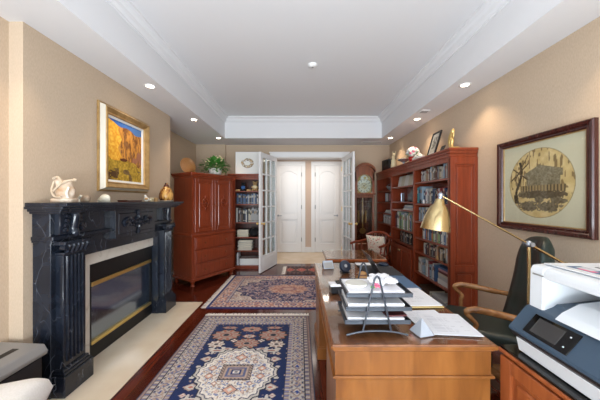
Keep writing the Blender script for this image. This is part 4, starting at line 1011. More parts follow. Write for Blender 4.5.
# ------------------------------------------------------------------ books
BOOKC = {'navy':(38,48,78),'dark blue':(40,66,110),'blue':(62,104,160),'pale blue':(150,178,200),'aqua':(60,160,176),'white':(226,224,218),'cream':(214,202,174),'grey':(130,130,132),
 'light grey':(186,186,186),'black':(28,28,32),'red':(170,40,40),'dark red':(104,30,34),'brown':(104,68,46),'tan':(178,146,106),'green':(60,110,70),'pale green':(150,190,120),'orange':(206,116,54),'yellow':(214,184,84),'purple':(88,66,110),'pink':(206,140,150)}
for k, c in BOOKC.items():
    g_ = sum(c)/3; mat('book '+k, tuple(.84*(.78*v+.22*g_) for v in c), .55)
mat('book pages', (222,212,190), .9)
BANDS = ['white','cream','navy','tan','black','red','light grey']
ORD = ['','first','second','third','fourth','fifth','sixth','seventh','eighth','ninth','tenth','eleventh','twelfth','thirteenth','fourteenth','fifteenth','sixteenth','seventeenth','eighteenth','nineteenth','twentieth','twenty-first','twenty-second','twenty-third','twenty-fourth','twenty-fifth','twenty-sixth','twenty-seventh','twenty-eighth','twenty-ninth','thirtieth','thirty-first','thirty-second']
def book_mesh(t, h, d, c, band):
    b = MB(); k = .0022
    b.box(0,t,0,k,0,h); b.box(0,k,k,d,0,h); b.box(t-k,t,k,d,0,h)                       # spine and boards
    b.mi = 1; b.box(k,t-k,k,d-.004,.004,h-.004)
    b.mi = 2; z = h*.62; b.box(t*.12,t*.88,-.0008,0,z,z+h*.2); b.box(t*.2,t*.8,-.0008,0,h*.1,h*.15)
    return b.build('book', ['book '+c,'book pages','book '+band])
def upright(c, i, place, group, M, t, h, d, lean=0, word='book'):
    bd = rnd.choice([q for q in BANDS if q != c]); o = book_mesh(t, h, d, c, bd)
    o.matrix_world = M @ Matrix.Rotation(lean,4,'Y')
    tag(o, '%s %s, %s from the left %s' % (c, word, ORD[i], place), 'book', group)
def row(cols, a0, a1, z, front, side, place, group, hr=(.18,.24), dr=(.13,.18), tr=(.018,.036), word='book', start=1):
    """side 'R': books along -Y facing -X (a0 far end); side 'L': along +X facing -Y"""
    a = 0; i = start; n = 0; L = abs(a1-a0)
    while a < L-.012:
        t = min(rnd.uniform(*tr), L-a); h = rnd.uniform(*hr); d = rnd.uniform(*dr); c = cols[n%len(cols)] if isinstance(cols, list) else cols; y = front+rnd.uniform(0,.012)
        M = TR(y, a0-a, z+.0006) @ RZ(-PI/2) if side == 'R' else TR(a0+a, y, z+.0006)
        upright(c, i, place, group, M, t-.0008, h, d, 0, word); a += t; i += 1; n += 1
    return i
def mix(names, n, seed):
    q = random.Random(seed); return [q.choice(names) for _ in range(n)]
def flat(c, place, group, x, y, z, w, d, h, rz=0, side='R', word='book'):
    b = MB(); k = .002
    b.box(-w/2,w/2,-d/2,d/2,0,k); b.box(-w/2,w/2,-d/2,d/2,h-k,h); b.box(-w/2,-w/2+k,-d/2,d/2,k,h-k)
    b.mi = 1; b.box(-w/2+k,w/2-.004,-d/2+.004,d/2-.004,k,h-k)
    o = b.build('book', ['book '+c,'book pages']); o.location = (x,y,z+.0006); o.rotation_euler = (0,0,rz)
    tag(o, '%s %s %s' % (c, word, place), 'book', group); return z+h+.0006
FX = RX0+.035
P = 'on the %s of the nearest bookcase bay'
muted = ['grey','light grey','white','pale blue','cream','navy','brown','tan','black','dark red','white','light grey']
row(mix(muted,40,1), 3.72, 3.02, NS[0], FX, 'R', P%'top shelf', 'books on the top shelf of the nearest bay', (.14,.19))
row(['aqua','aqua','blue','pale blue'], 3.86, 3.70, NS[1], FX, 'R', P%'second shelf', 'books on the second shelf of the nearest bay', (.23,.25), tr=(.035,.05))
row(mix(['dark blue','white','grey','navy','cream','light grey','black','pale blue','red'],40,2), 3.69, 3.02, NS[1], FX+.02, 'R', P%'second shelf', 'books on the second shelf of the nearest bay', (.16,.21), start=5)
row(mix(['white','pale blue','light grey','blue','grey','cream','navy'],40,3), 3.80, 3.02, NS[2], FX, 'R', P%'third shelf', 'books on the third shelf of the nearest bay', (.17,.21))
row(mix(['grey','blue','light grey','tan','white','dark blue','orange','brown','pale green','pale blue','navy'],40,4), 3.70, 3.02, NS[3], FX, 'R', P%'fourth shelf', 'books on the fourth shelf of the nearest bay', (.16,.21))
row(mix(['black','brown','grey','tan','light grey','navy','white','dark red','orange','cream'],40,5), 3.66, 3.02, NS[4], FX, 'R', P%'fifth shelf', 'books on the fifth shelf of the nearest bay', (.12,.185))
i = row(mix(['pale blue','white','aqua','blue','light grey','red','dark blue','white','dark red','cream'],40,6), 3.82, 3.34, NS[5], FX, 'R', P%'sixth shelf', 'books on the sixth shelf of the nearest bay', (.17,.24), tr=(.022,.045))
z = NS[5]
for k, (c, h) in enumerate((('white',.06),('light grey',.045),('cream',.03),('dark red',.03),('pink',.025),('blue',.022))):
    z = flat(c, '%s in the flat stack on the sixth shelf' % ['at the bottom','second from the bottom','third from the bottom','third from the top','second from the top','on top'][k], 'flat stack on the sixth shelf', FX+.11, 3.16, z, .20, .27-.008*k, h, .03*(-1)**k)
z = NS[6]
for k, (c, h) in enumerate((('grey',.03),('white',.02),('light grey',.035),('white',.02))):
    z = flat(c, '%s in the stack on the bottom shelf, nearest bay' % ['lowest','second from the bottom','second from the top','topmost'][k], 'folders on the bottom shelf', FX+.12, 3.25+.012*k, z, .22, .31, h, .05*(-1)**k, word='folder')
z = NS[6]
for k, (c, h) in enumerate((('navy',.035),('black',.03),('brown',.04))):
    z = flat(c, '%s in the dark pile on the bottom shelf' % ['lowest','in the middle','topmost'][k], 'dark folders on the bottom shelf', FX+.12, 3.66, z, .22, .30, h, word='folder')
# bits standing in front of books on the fifth and second shelves
for k, (y, z, c, lab) in enumerate(((3.10,NS[4],'matte_black','small black figurine in front of books on the fifth shelf, near end'),(3.26,NS[4],'tan_plush','small tan figurine in front of books on the fifth shelf'),(3.72,NS[1],'matte_black','small black figurine before the aqua books'),(3.62,NS[1],'petal_white','small white figurine beside the aqua books'))):
    b = MB(); b.ell((0,0,.02),(.012,.016,.02)); b.ell((0,0,.045),(.009,.011,.013)); b.ell((-.006,.01,.028),(.006,.006,.014)); b.ell((-.006,-.01,.028),(.006,.006,.014)); b.lathe([(0,0),(.014,0),(.014,.004),(0,.004)],12)
    o = b.build('small_figurine', c, None, True, (RX0+.022,y,z+.0005)); tag(o, lab, 'figurine')
P = 'on the %s of the middle bookcase bay'
# middle bay: cream display boards, grey sculpture, flat pile, tall coloured books, dark books
for k, y in enumerate((4.66,4.52,4.38,4.22,4.08)):
    b = MB(); b.box(-.062,.062,-.004,.004,0,.19,.001); o = b.build('binder', 'book cream' if k%2 else 'book white')
    o.location = (FX+.05, y, MS[0]+.0025); o.rotation_euler = (-.20,0,-PI/2+.12)
    tag(o, 'cream leaning card, %s from the left on the upper shelf of the middle bay' % ORD[k+1], 'card', 'leaning cards in the middle bay')
t = thing('grey_figurine', 'grey figurine standing at the middle of the second shelf, middle bay', 'figurine', (FX+.09,4.28,MS[1]))
b = MB(); b.ell((0,0,.05),(.05,.07,.05)); b.ell((0,-.03,.12),(.035,.04,.05)); b.ell((0,.05,.1),(.03,.03,.045)); b.ell((0,-.04,.175),(.02,.025,.025)); remeshed(b, 'body', 'book grey', t, .006)
bx('base', 'black_metal', (-.05,.05,-.1,.1,0,.012), parent=t)
t = thing('photo_stand', 'small picture frame left of the grey figurine in the middle bay', 'photo frame', (FX+.07,4.56,MS[1]), -PI/2)
b = MB(); frame_ring(b, .12, .15, [(0,0),(0,.012),(.012,.012),(.014,.006)], TR(0,0,.077)); b.build('frame', 'silver_metal', t); bx('photo', 'book grey', (-.05,.05,-.005,0,.015,.14), parent=t)
b_ = [('white',.02),('light grey',.018),('pale blue',.018),('white',.02),('black',.012)]; z = MS[2]
for k, (c, h) in enumerate(b_): z = flat(c, '%s in the flat pile above the tall books' % ['lowest','second from the bottom','in the middle','second from the top','topmost'][k], 'flat pile in the middle bay', FX+.11, 4.22-.01*k, z, .2, .36-.015*k, h, .04*(-1)**k)
row(['red','dark red','grey','white','white','pale green','green','pale blue','pale green','white','blue','light grey','green','aqua','white','pale green','tan','blue','pale green'], 4.75, 3.97, MS[3], FX, 'R', P%'third shelf', 'tall books on the third shelf of the middle bay', (.24,.30), (.17,.2), (.03,.048))
row(mix(['navy','grey','brown','black','pale blue','grey','tan','black'],30,8), 4.60, 4.12, MS[4], FX+.03, 'R', P%'lowest shelf', 'dark books on the lowest shelf of the middle bay', (.14,.19))
t = thing('black_case', 'black case at the near end of the lowest shelf, middle bay', 'case', (FX+.1,4.02,MS[4])); bx('body', 'black_metal', (-.08,.08,-.07,.07,0,.11), parent=t, bev=.01); b = MB(); b.tube(bez([(-.02,-.04,.11),(-.02,-.03,.14),(-.02,.03,.14),(-.02,.04,.11)],5),.006,8); b.build('handle','black_metal',t,True)
# far bay
t = thing('grey_bowl', 'grey bowl on the top shelf of the far bookcase bay', 'bowl', (FX+.1,5.2,FS[0])); b = MB(); b.lathe([(0,0),(.05,0),(.055,.012),(.10,.06),(.12,.085),(.112,.085),(.09,.055),(.04,.02),(0,.018)],24); b.build('bowl','book grey',t,True); b = MB(); b.tube(bez([(-.1,0,.08),(-.05,0,.13),(.05,0,.13),(.1,0,.08)],6),.006,8); b.build('handle','book grey',t,True)
for k, (y, c) in enumerate(((5.36,'white'),(5.18,'pink'),(5.02,'light grey'))):
    t = thing('standing_photo', ['photo frame farthest from the camera in the far bay','middle photo frame of three in the far bay','photo frame nearest the camera in the far bay'][k], 'photo frame', (FX+.07,y,FS[1]+.002), -PI/2+.1, 'photo frames in the far bay')
    b = MB(); frame_ring(b, .15, .18, [(0,0),(0,.014),(.014,.014),(.016,.006)], TR(0,0,.092)); b.build('frame', 'silver_metal' if k != 1 else 'cherry_dark', t); bx('photo', 'book '+c, (-.062,.062,-.005,0,.016,.166), parent=t); bx('easel', 'black_metal', (-.01,.01,0,.06,0,.01), parent=t)
z = FS[2]
for k, c in enumerate(('light grey','white','white')): z = flat(c, '%s in the small pile, third shelf, far bay' % ['lowest','in the middle','topmost'][k], 'papers in the far bay', FX+.11, 5.2-.02*k, z, .2, .34-.05*k, .022)
row(mix(['brown','tan','white','grey','light grey','pale blue'],20,9), 5.5, 4.98, FS[3], FX+.02, 'R', 'on the fourth shelf of the far bookcase bay', 'books on the fourth shelf of the far bay', (.12,.18))
t = thing('white_jar', 'pale lidded jar on the fifth shelf of the far bay', 'jar', (FX+.09,5.08,FS[4])); b = MB(); b.lathe([(0,0),(.05,0),(.07,.04),(.068,.12),(.04,.15),(0,.15)],20); b.build('body','book pale blue',t,True); b = MB(); b.lathe([(0,.15),(.042,.15),(.03,.17),(.01,.176),(.012,.19),(0,.194)],16); b.build('lid','book grey',t,True)
t = thing('white_jar', 'white round pot on the sixth shelf of the far bay', 'pot', (FX+.09,5.05,FS[5])); b = MB(); b.lathe([(0,0),(.06,0),(.085,.06),(.08,.13),(.07,.16),(.062,.16),(.07,.12),(0,.1)],20); b.build('body','ceramic',t,True)

# left bookcase
LP = 'on the %s behind the glass door'; LF = LBY0+.04; LA = LBX0+.165
row(mix(['dark blue','light grey','blue','navy','grey','pale blue','white','navy','blue'],30,11), LA, -.80, LS[1], LF, 'L', LP%'second shelf', 'books on the second shelf behind the glass door', (.19,.225))
row(mix(['navy','dark blue','black','white','grey','brown','dark red'],9,12)+mix(['white','light grey','cream','pale blue','white'],20,13), LA, -.80, LS[2], LF, 'L', LP%'third shelf', 'books on the third shelf behind the glass door', (.25,.31), tr=(.02,.042))
def plush(name, lab, x, m1, m2, z, s=1, hat=None):
    t = thing(name, lab, 'toy', (x,LF+.09,z), 0)
    b = MB(); b.ell((0,0,.06*s),(.05*s,.045*s,.06*s)); b.ell((0,-.01*s,.14*s),(.042*s,.04*s,.04*s)); b.ell((0,-.045*s,.128*s),(.018*s,.02*s,.015*s))
    for sg in (-1,1): b.ell((sg*.035*s,-.005,.175*s),(.015*s,.01*s,.015*s)); b.ell((sg*.05*s,-.03*s,.075*s),(.018*s,.035*s,.02*s)); b.ell((sg*.035*s,-.05*s,.02*s),(.022*s,.045*s,.02*s))
    remeshed(b, 'body', m1, t, .006)
    b = MB()
    for sg in (-1,1): b.ell((sg*.016*s,-.044*s,.15*s),(.005*s,)*3,1)
    b.ell((0,-.066*s,.132*s),(.007*s,.005*s,.005*s),1); b.build('eyes_and_nose', 'matte_black', t, True)
    if hat: bb = MB(); bb.ell((0,-.03*s,.08*s),(.052*s,.035*s,.04*s)); bb.build('shirt', hat, t, True)
plush('plush_bear', 'tan plush toy on the top shelf behind the glass door', -.97, 'tan_plush', None, LS[0], 1.15, 'petal_cream')
plush('plush_bear', 'dark plush toy in a blue top on the top shelf behind the glass door', -1.22, 'black_plush', None, LS[0], 1.0, 'blue_plush')
for k, x in enumerate((-1.32,-1.09,-.85)):
    b = MB(); b.box(-.045,.045,-.03,.03,0,.035,.008); o = b.build('wooden_block','tan_plush',None,False,(x,LF+.01,LS[0]+.0006)); tag(o, ['small tan block left of the dark plush toy','small tan block between the two plush toys','small tan block right of the tan plush toy'][k], 'block', 'tan blocks on the top shelf')
z = LS[3]
for k, c in enumerate(('green','pale green','light grey','white','grey')): z = flat(c, '%s in the left pile, fourth shelf behind glass door' % ['lowest','second from the bottom','in the middle','second from the top','topmost'][k], 'pile on the fourth shelf behind the door', LA+.13, LF+.14, z, .24, .2, .03, .04*(-1)**k)
t = thing('black_bag', 'crumpled black bag on the fourth shelf behind the glass door', 'bag', (-.99,LF+.1,LS[3]+.002))
b = MB(); b.ell((0,0,.07),(.10,.08,.07)); b.ell((-.04,-.02,.1),(.07,.06,.07)); b.ell((.08,.01,.09),(.06,.06,.06)); b.ell((.02,0,.13),(.05,.04,.05)); remeshed(b, 'body', 'black_plush', t, .008); b = MB(); b.tube(bez([(-.06,-.03,.15),(-.03,-.05,.2),(.04,-.05,.2),(.07,-.03,.13)],6),.008,8); b.build('strap','black_plush',t,True)
z = flat('yellow', 'under the white one beside the black bag', 'books beside the black bag', -.835, LF+.1, LS[3], .085, .16, .03); flat('white', 'on the yellow one beside the black bag', 'books beside the black bag', -.835, LF+.1, z, .085, .16, .025)
z = LS[4]
for k, c in enumerate(('white','blue','light grey','white','pale blue','white','dark blue','pale blue','white')):
    z = flat(c, '%s in the magazine stack behind the glass door' % (['at the bottom','second from bottom','third from bottom','fourth from bottom','in the middle','fourth from top','third from top','second from top','on top'][k]), 'magazine stack behind the door', LA+.17+.01*(k%3), LF+.14, z, .30, .22, .023, .05*(-1)**k, word='magazine')
t = thing('white_box', 'white box on the bottom shelf behind the glass door', 'box', (-1.065,LF+.15,LS[5]+.0006))
bx('box', 'canvas_white', (-.22,.23,-.13,.13,0,.115), parent=t, bev=.004); bx('lid', 'canvas_white', (-.225,.235,-.135,.135,.115,.14), parent=t, bev=.004)
t = thing('folding_easel', 'dark wooden frame lying askew over the white box behind the glass door', 'frame', (-1.10,LF+.12,LS[5]+.1435), .06)
b = MB(); b.box(-.2,.28,-.1,-.08,.0,.02); b.box(-.2,.28,.08,.1,0,.02); b.box(-.2,-.18,-.08,.08,0,.02); b.box(.26,.28,-.08,.08,0,.02); b.build('frame','cherry_dark',t); bx('sheet', 'canvas_white', (-.18,.26,-.08,.08,.004,.01), parent=t)
t = thing('white_folder', 'tall white folder standing at left of the bottom shelf behind the door', 'folder', (LA+.008,LF+.1,LS[5]+.0006)); b = MB(); b.box(0,.015,-.08,.14,0,.26); b.box(.018,.03,-.08,.14,0,.25); b.build('cover','paper',t)

# white framed picture on the left bookcase
def wreath(U, V):
    C = np.ones(U.shape+(3,))*np.array([232,232,228]); n = vnoise(U,V,70,51); n2 = vnoise(U,V,30,52); r = np.hypot(U/.13, V/.10)
    put(C, (r < 1.05)&(r > .5)&(n > .4), (150,130,100)); put(C, (r < 1)&(r > .55)&(n2 > .6), (110,90,66)); put(C, (r < .95)&(r > .5)&(n > .7), (206,180,140)); return C
t = thing('white_picture', 'white framed picture with a brown wreath standing on the bookcase', 'picture', (-1.13,5.52,2.0006))
b = MB(); frame_ring(b, .50, .48, [(0,-.02),(0,.018),(.02,.018),(.024,.008)], TR(0,0,.24)); b.build('frame','white_paint',t); sheet('print', .46, .44, 90, 86, wreath, M_PRINT, t, 'xz', (.0,-.006,.24)); bx('backing','canvas_white',(-.24,.24,-.004,.02,.01,.47),parent=t)

# ------------------------------------------------------------------ on top of the right bookcase
ZT = RZ_+.0005
t = thing('tabletop_radio', 'black boxy radio at the far end of the bookcase top', 'radio', (1.83,5.28,ZT), -PI/2+.2)
bx('body','black_metal',(-.17,.15,-.07,.07,0,.23),parent=t,bev=.01); bx('speaker_grille','dark_plastic',(-.08,.08,-.075,-.07,.02,.10),parent=t); bx('front_panel','screen_black',(-.08,.08,-.075,-.07,.12,.20),parent=t)
t = thing('animal_figurine', 'pale tan upright animal figurine on a dark base at the bookcase top', 'figurine', (1.79,4.92,ZT), -PI/2)
b = MB(); b.tube(bez([(0,0,.03),(.01,0,.10),(0,0,.18),(-.02,0,.24)],6), [.052]*6+[.045]*6+[.03]*7, 10); b.ell((-.035,.02,.268),(.055,.03,.032)); b.ell((.03,.03,.30),(.014,.012,.035)); b.ell((.02,-.02,.30),(.013,.012,.034)); b.ell((-.05,.05,.16),(.018,.05,.018))
for q in ((-.02,.03),(.03,.03),(-.02,-.03),(.03,-.03)): b.ell((q[0],q[1],.03),(.02,.016,.03))
remeshed(b,'body','petal_cream',t,.006); bx('base','black_metal',(-.06,.07,-.05,.05,0,.02),parent=t,bev=.004)
t = thing('small_dish', 'small grey dish between the animal figurine and the flower bouquet', 'dish', (1.80,4.46,ZT)); b = MB(); b.lathe([(0,0),(.05,0),(.05,.01),(.02,.02),(.02,.05),(.09,.085),(.10,.105),(.09,.105),(.05,.07),(0,.06)],24); b.build('bowl','silver_metal',t,True)
b = MB(); b.ell((0,0,.10),(.06,.06,.03)); b.build('filling','shell',t,True)
t = thing('flower_bouquet', 'bouquet of white and pink flowers in a red pot on the bookcase', 'flowers', (1.80,4.10,ZT))
b = MB(); b.lathe([(0,0),(.05,0),(.062,.06),(.066,.085),(.056,.085),(.045,.03),(0,.03)],20); b.build('pot','red_glaze',t,True)
q = random.Random(8)
for nm, m_, n_ in (('white_blooms','petal_white',70),('pink_blooms','petal_pink',10)):
    b = MB()
    for k in range(n_):
        a, e = q.uniform(0,2*PI), q.uniform(-.2,1.5); b.ell((.08*math.cos(a)*math.cos(e), .08*math.sin(a)*math.cos(e), .15+.08*math.sin(e)), (.025,.025,.02), 1)
    b.ell((0,0,.15),(.07,.07,.065)) if nm == 'white_blooms' else None
    b.build(nm, m_, t, True)
foliage(24,(0,0,.11),(.11,.11,.05),9,(.05,.08)).build('leaves','leaf',t)
t = thing('white_flowers', 'loose heap of white flowers lying right of the red pot', 'flowers', (1.80,3.885,ZT)); b = MB()
for k in range(46):
    a = q.uniform(0,2*PI); r_ = q.uniform(0,1); b.ell((.06*r_*math.cos(a), .135*r_*math.sin(a), .03+.07*(1-r_)*q.uniform(.4,1)), (.028,.03,.024), 1)
b.ell((0,0,.025),(.06,.12,.03)); b.build('blooms','petal_white',t,True)
foliage(12,(0,0,.03),(.08,.14,.03),12,(.05,.08)).build('leaves','leaf_pale',t)
def certificate(U, V):
    C = np.ones(U.shape+(3,))*np.array([214,212,200]); put(C, (np.abs(U) < .07)&(np.abs(V) < .11), (190,188,176)); n = vnoise(U,V,40,61); put(C, (np.abs(U) < .06)&(np.abs(V) < .10)&(n > .55), (120,118,112)); return C
t = thing('leaning_picture', 'black framed picture leaning back against the wall on the bookcase', 'photo frame', (1.83,3.60,ZT+.004), -PI/2)
LM = Matrix.Rotation(-.28,4,'X')
b = MB(); frame_ring(b, .22, .36, [(0,-.008),(0,.012),(.022,.012),(.024,.004)], LM @ TR(0,0,.18)); b.build('frame','black_metal',t)
o = sheet('photo', .178, .318, 40, 50, certificate, M_PRINT, t, 'xz', (0,0,0)); o.matrix_local = LM @ TR(0,-.002,.18)
b = MB(); b.box(-.10,.10,0,.008,.01,.35, 0, LM); b.build('backing','black_metal',t)
t = thing('small_black_card', 'small black tilted plaque beside the leaning picture', 'plaque', (1.82,3.33,ZT+.002), -PI/2)
b = MB(); b.box(-.045,.045,-.004,.004,0,.11,.001,Matrix.Rotation(-.4,4,'X')); b.build('plaque','black_metal',t); b = MB(); b.box(-.008,.008,.0,.07,0,.008); b.build('stand','black_metal',t)
t = thing('gold_figurine', 'pale gold curved abstract figurine on the near end of the bookcase', 'figurine', (1.80,3.04,ZT), -PI/2)
b = MB(); b.box(-.075,.085,-.035,.035,0,.014,.004); b.build('base','gold_figure',t)
b = MB(); b.tube(bez([(-.035,0,.012),(-.05,0,.09),(-.03,0,.15),(.01,0,.21),(.012,0,.235)],7), [.010+.016*math.sin(PI*i/28) for i in range(29)], 10)
b.tube(bez([(.01,0,.012),(-.01,0,.06),(.0,0,.11),(-.025,0,.15)],6), [.009+.012*math.sin(PI*i/18) for i in range(19)], 10); b.ell((.013,0,.225),(.02,.013,.015)); b.tube(bez([(.0,0,.11),(.025,0,.15),(.03,0,.19)],5), .008, 8); b.build('body','gold_figure',t,True)

# ------------------------------------------------------------------ desk things
t = thing('letter_tray', 'black wire three tier letter tray with triangular end frames on the desk', 'letter tray', (.39,1.44,ZD))
for y in (-.14,.14):
    b = MB(); r_ = .0052
    b.tube(bez([(-.155,y,.006),(-.08,y,.022),(0,y,.026),(.08,y,.022),(.155,y,.006)],6), r_, 8)
    b.tube([(-.072,y,.023),(-.012,y,.292)], r_, 8); b.tube([(.072,y,.023),(.012,y,.292)], r_, 8); b.tube(bez([(-.012,y,.29),(0,y,.302),(.012,y,.29)],4), r_, 8)
    b.build('end_frame','wire_metal',t,True)
m = bpy.data.materials.new('wire_mesh'); m.use_nodes = True; MATS['wire_mesh'] = m; bs = bsdf(m); bs.inputs['Base Color'].default_value = L4((70,76,84)); bs.inputs['Metallic'].default_value = .5; bs.inputs['Roughness'].default_value = .4
tc = nd(m,'ShaderNodeTexCoord'); ck = nd(m,'ShaderNodeTexBrick'); ck.inputs['Scale'].default_value = 1; ck.offset = 0; ck.inputs['Brick Width'].default_value = .006; ck.inputs['Row Height'].default_value = .006; ck.inputs['Mortar Size'].default_value = .0011
ck.inputs['Color1'].default_value = ck.inputs['Color2'].default_value = (.10,.10,.10,1); ck.inputs['Mortar'].default_value = (1,1,1,1); lk(m, tc.outputs['Object'], ck.inputs['Vector']); lk(m, ck.outputs['Color'], bs.inputs['Alpha'])
for k, z in enumerate((.055,.122,.192)):
    b = MB(); x0, x1, y0, y1 = -.158+.004*k, .175+.006*k, -.125, .125; b.box(x0,x1,y0,y1,z,z+.002); b.box(x0,x1,y0-.0015,y0,z,z+.014); b.box(x0-.0015,x0,y0,y1,z,z+.014); b.box(x1,x1+.0015,y0,y1,z,z+.014)
    b.box(x0,x1,y1,y1+.0015,z,z+.014)
    tr_ = b.build('tray','wire_mesh',t)
    b = MB(); zz = z+.016; b.tube([(x0,y1,zz),(x0,y0,zz),(x1,y0,zz),(x1,y1,zz),(x0,y1,zz)], .0034, 8); b.tube([(x0,y0,z),(x1,y0,z),(x1,y1,z),(x0,y1,z),(x0,y0,z)], .0026, 8); b.build('rim','wire_metal',tr_,True)
def textc(seed, w, h):
    def f(U, V):
        C = np.ones(U.shape+(3,))*np.array([224,226,232]); q = random.Random(seed); y = h/2-.03
        while y > -h/2+.03:
            x1 = q.uniform(.1,.92)*(w-.04)-(w/2-.02); s = (np.abs(V-y) < .0016)&(U > -w/2+.02)&(U < x1)&(vnoise(U,V*.0,150,seed) > .35); C[s] = (186,188,196); y -= .010 if q.random() > .15 else .024
        return C
    return f
def paper(lab, x, y, z, w, h, rz, seed, group=None, thick=.002, plain=False):
    o = sheet('paper_sheet', w, h, 10 if plain else 90, 10 if plain else 120, (lambda U,V: np.ones(U.shape+(3,))*np.array([236,236,240])) if plain else textc(seed,w,h), M_PRINT, None, 'xy', (x,y,z), thick, (220,220,222)); o.rotation_euler = (0,0,rz); return tag(o, lab, 'paper', group)
for k, (z, lab) in enumerate(((.0575,'stack of white paper in the lowest letter tray'),(.1245,'stack of white paper in the middle letter tray'),(.1945,'stack of white paper in the top letter tray'))):
    paper(lab, .395, 1.435, ZD+z, .29, .215, .02*(k-1), 30+k, thick=[.022,.028,.020][k], plain=True)
b = MB(); b.tube([(.505,1.325,ZD+.0905),(.56,1.33,ZD+.0905)], .006, 8)
o = bx('red_folder','book dark red',(-.055,.055,-.06,.06,0,.008)); o.location = (.50,1.40,ZD+.0805); o.rotation_euler = (0,0,.08); tag(o, 'dark red booklet lying on papers in the lowest letter tray', 'booklet')
t = thing('crumpled_tissue', 'white tissue heap with pink flowers in the top letter tray', 'tissue', (.43,1.42,ZD+.2155)); q = random.Random(5); b = MB()
for k in range(16): b.ell((q.uniform(-.05,.10), q.uniform(-.06,.06), q.uniform(.026,.045)), (q.uniform(.02,.034),q.uniform(.018,.03),q.uniform(.012,.022)), 1, RZ(q.uniform(0,3)))
b.build('tissue','paper',t,True)
b = MB()
for k in range(5): b.ell((-.034+.010*(k%3), -.075+.012*(k//3), .02+.012*(k%2)), (.009,.009,.008), 1)
b.build('pink_flower','petal_pink',t,True); b = MB(); b.ell((-.05,-.078,.018),(.014,.006,.008),1); b.build('green_leaf','leaf',t,True)
o = MB().lathe([(0,0),(.06,0),(.062,.006),(.058,.012),(0,.012)],28).build('round_coaster','ceramic',None,True,(.315,1.44,ZD+.2155)); tag(o,'pale round dish in the top letter tray, left of the tissue','dish')
# pyramid
b = MB(); s = .042; bb = bmesh.new(); V = [bb.verts.new(p) for p in ((-s,-s,0),(s,-s,0),(s,s,0),(-s,s,0),(0,0,.075))]
for f in ((0,1,4),(1,2,4),(2,3,4),(3,0,4),(3,2,1,0)): bb.faces.new([V[i] for i in f])
b._merge(bb); o = b.build('pyramid_paperweight','frosted_stone',None,False,(.632,1.335,ZD+.0005)); o.rotation_euler = (0,0,.25); tag(o,'pale grey pyramid shaped paperweight at the front of the desk','paperweight')
paper('white page lying under the pages nearest the printer', .74, 1.50, ZD+.0005, .21, .20, .05, 50, thick=.002)
paper('printed white page at the near right corner of the desk', .815, 1.425, ZD+.003, .24, .255, -.09, 51, thick=.002)
o = bx('buff_folder','folder_buff',(-.16,.16,-.165,.165,0,.006)); o.location = (.755,1.80,ZD+.0005); o.rotation_euler = (0,0,.03); tag(o,'buff folder under white paper behind the letter tray','folder')
paper('white paper lying on the buff folder', .762, 1.81, ZD+.007, .30, .32, .03, 52, thick=.006)
o = bx('desk_blotter','blotter',(-.165,.165,-.39,.39,0,.003)); o.location = (.770,2.38,ZD+.0005); tag(o,'dark desk pad lying along the far right side of the desk','desk pad')
o = bx('blue_folder','folder_blue',(-.145,.145,-.17,.17,0,.006),bev=.001); o.location = (.785,2.135,ZD+.004); tag(o,'blue folder lying on the dark desk pad','folder')
t = thing('laptop', 'dark laptop with its screen tilted open on the desk pad', 'laptop', (.82,2.43,ZD+.004))
bx('keyboard_base','blotter',(-.09,.11,-.12,.17,0,.014),parent=t,bev=.003)
b = MB(); b.box(-.007,0,-.12,.17,0,.20,.002,TR(-.085,0,.014) @ Matrix.Rotation(-.55,4,'Y')); sc_ = b.build('screen_lid','laptop_dark',t)
b = MB(); b.box(0,.0012,-.108,.158,.012,.19,0,TR(-.085,0,.014) @ Matrix.Rotation(-.55,4,'Y')); b.build('display','screen_grey',sc_)
t = thing('computer_mouse', 'dark blue computer mouse on the desk pad right of the laptop', 'mouse', (.87,2.68,ZD+.004), .9); b = MB(); b.ell((0,0,.014),(.036,.055,.020),3); bmesh.ops.bisect_plane(b.bm, geom=b.bm.verts[:]+b.bm.edges[:]+b.bm.faces[:], plane_co=(0,0,.0005), plane_no=(0,0,-1), clear_outer=True); b.build('body','navy_plastic',t,True); bx('scroll_wheel','matte_black',(-.004,.004,.015,.035,.028,.034),parent=t)
o = paper('white paper lying on the far right end of the desk beyond the laptop', .70, 2.745, ZD+.0045, .21, .10, .0, 53, plain=True)
t = thing('desk_speaker', 'round navy blue desk speaker on the far left of the desk', 'speaker', (.425,2.44,ZD+.0005), .35)
Q = TR(0,0,.058) @ Matrix.Rotation(math.radians(62),4,'X'); b = MB(); b.lathe([(0,-.022),(.045,-.022),(.055,-.01),(.057,.008),(.052,.02),(.04,.024),(0,.02)],28,Q); b.build('body','navy_plastic',t,True)
b = MB(); b.lathe([(0,.025),(.014,.025),(.016,.022),(0,.02)],16,Q); b.build('cone','silver_metal',t,True); bx('foot','matte_black',(-.035,.04,-.03,.035,0,.012),parent=t,bev=.003)
t = thing('display_stand', 'small silver tilted desk calendar at the far left corner of the desk', 'desk calendar', (.285,2.60,ZD+.0005), .2)
b = MB(); b.prism([(-.035,0),(.035,0),(.018,.072),(.008,.072)],'x',-.055,.05,bev=.002); b.build('body','silver_metal',t); b = MB(); b.box(-.046,.041,-.001,.001,.008,.066,0,TR(0,-.035,0) @ Matrix.Rotation(-.545,4,'X')); b.build('face','silver_plastic',t)
t = thing('note_box', 'small box of white note cards left of the letter tray', 'note box', (.27,1.93,ZD+.0005), .1)
bx('tray','dark_plastic',(-.045,.045,-.045,.045,0,.05),parent=t,bev=.003); bx('cards','paper',(-.05,.04,-.04,.035,.0505,.066),parent=t); bx('lid','matte_black',(.0,.04,-.03,.02,.0665,.078),parent=t)
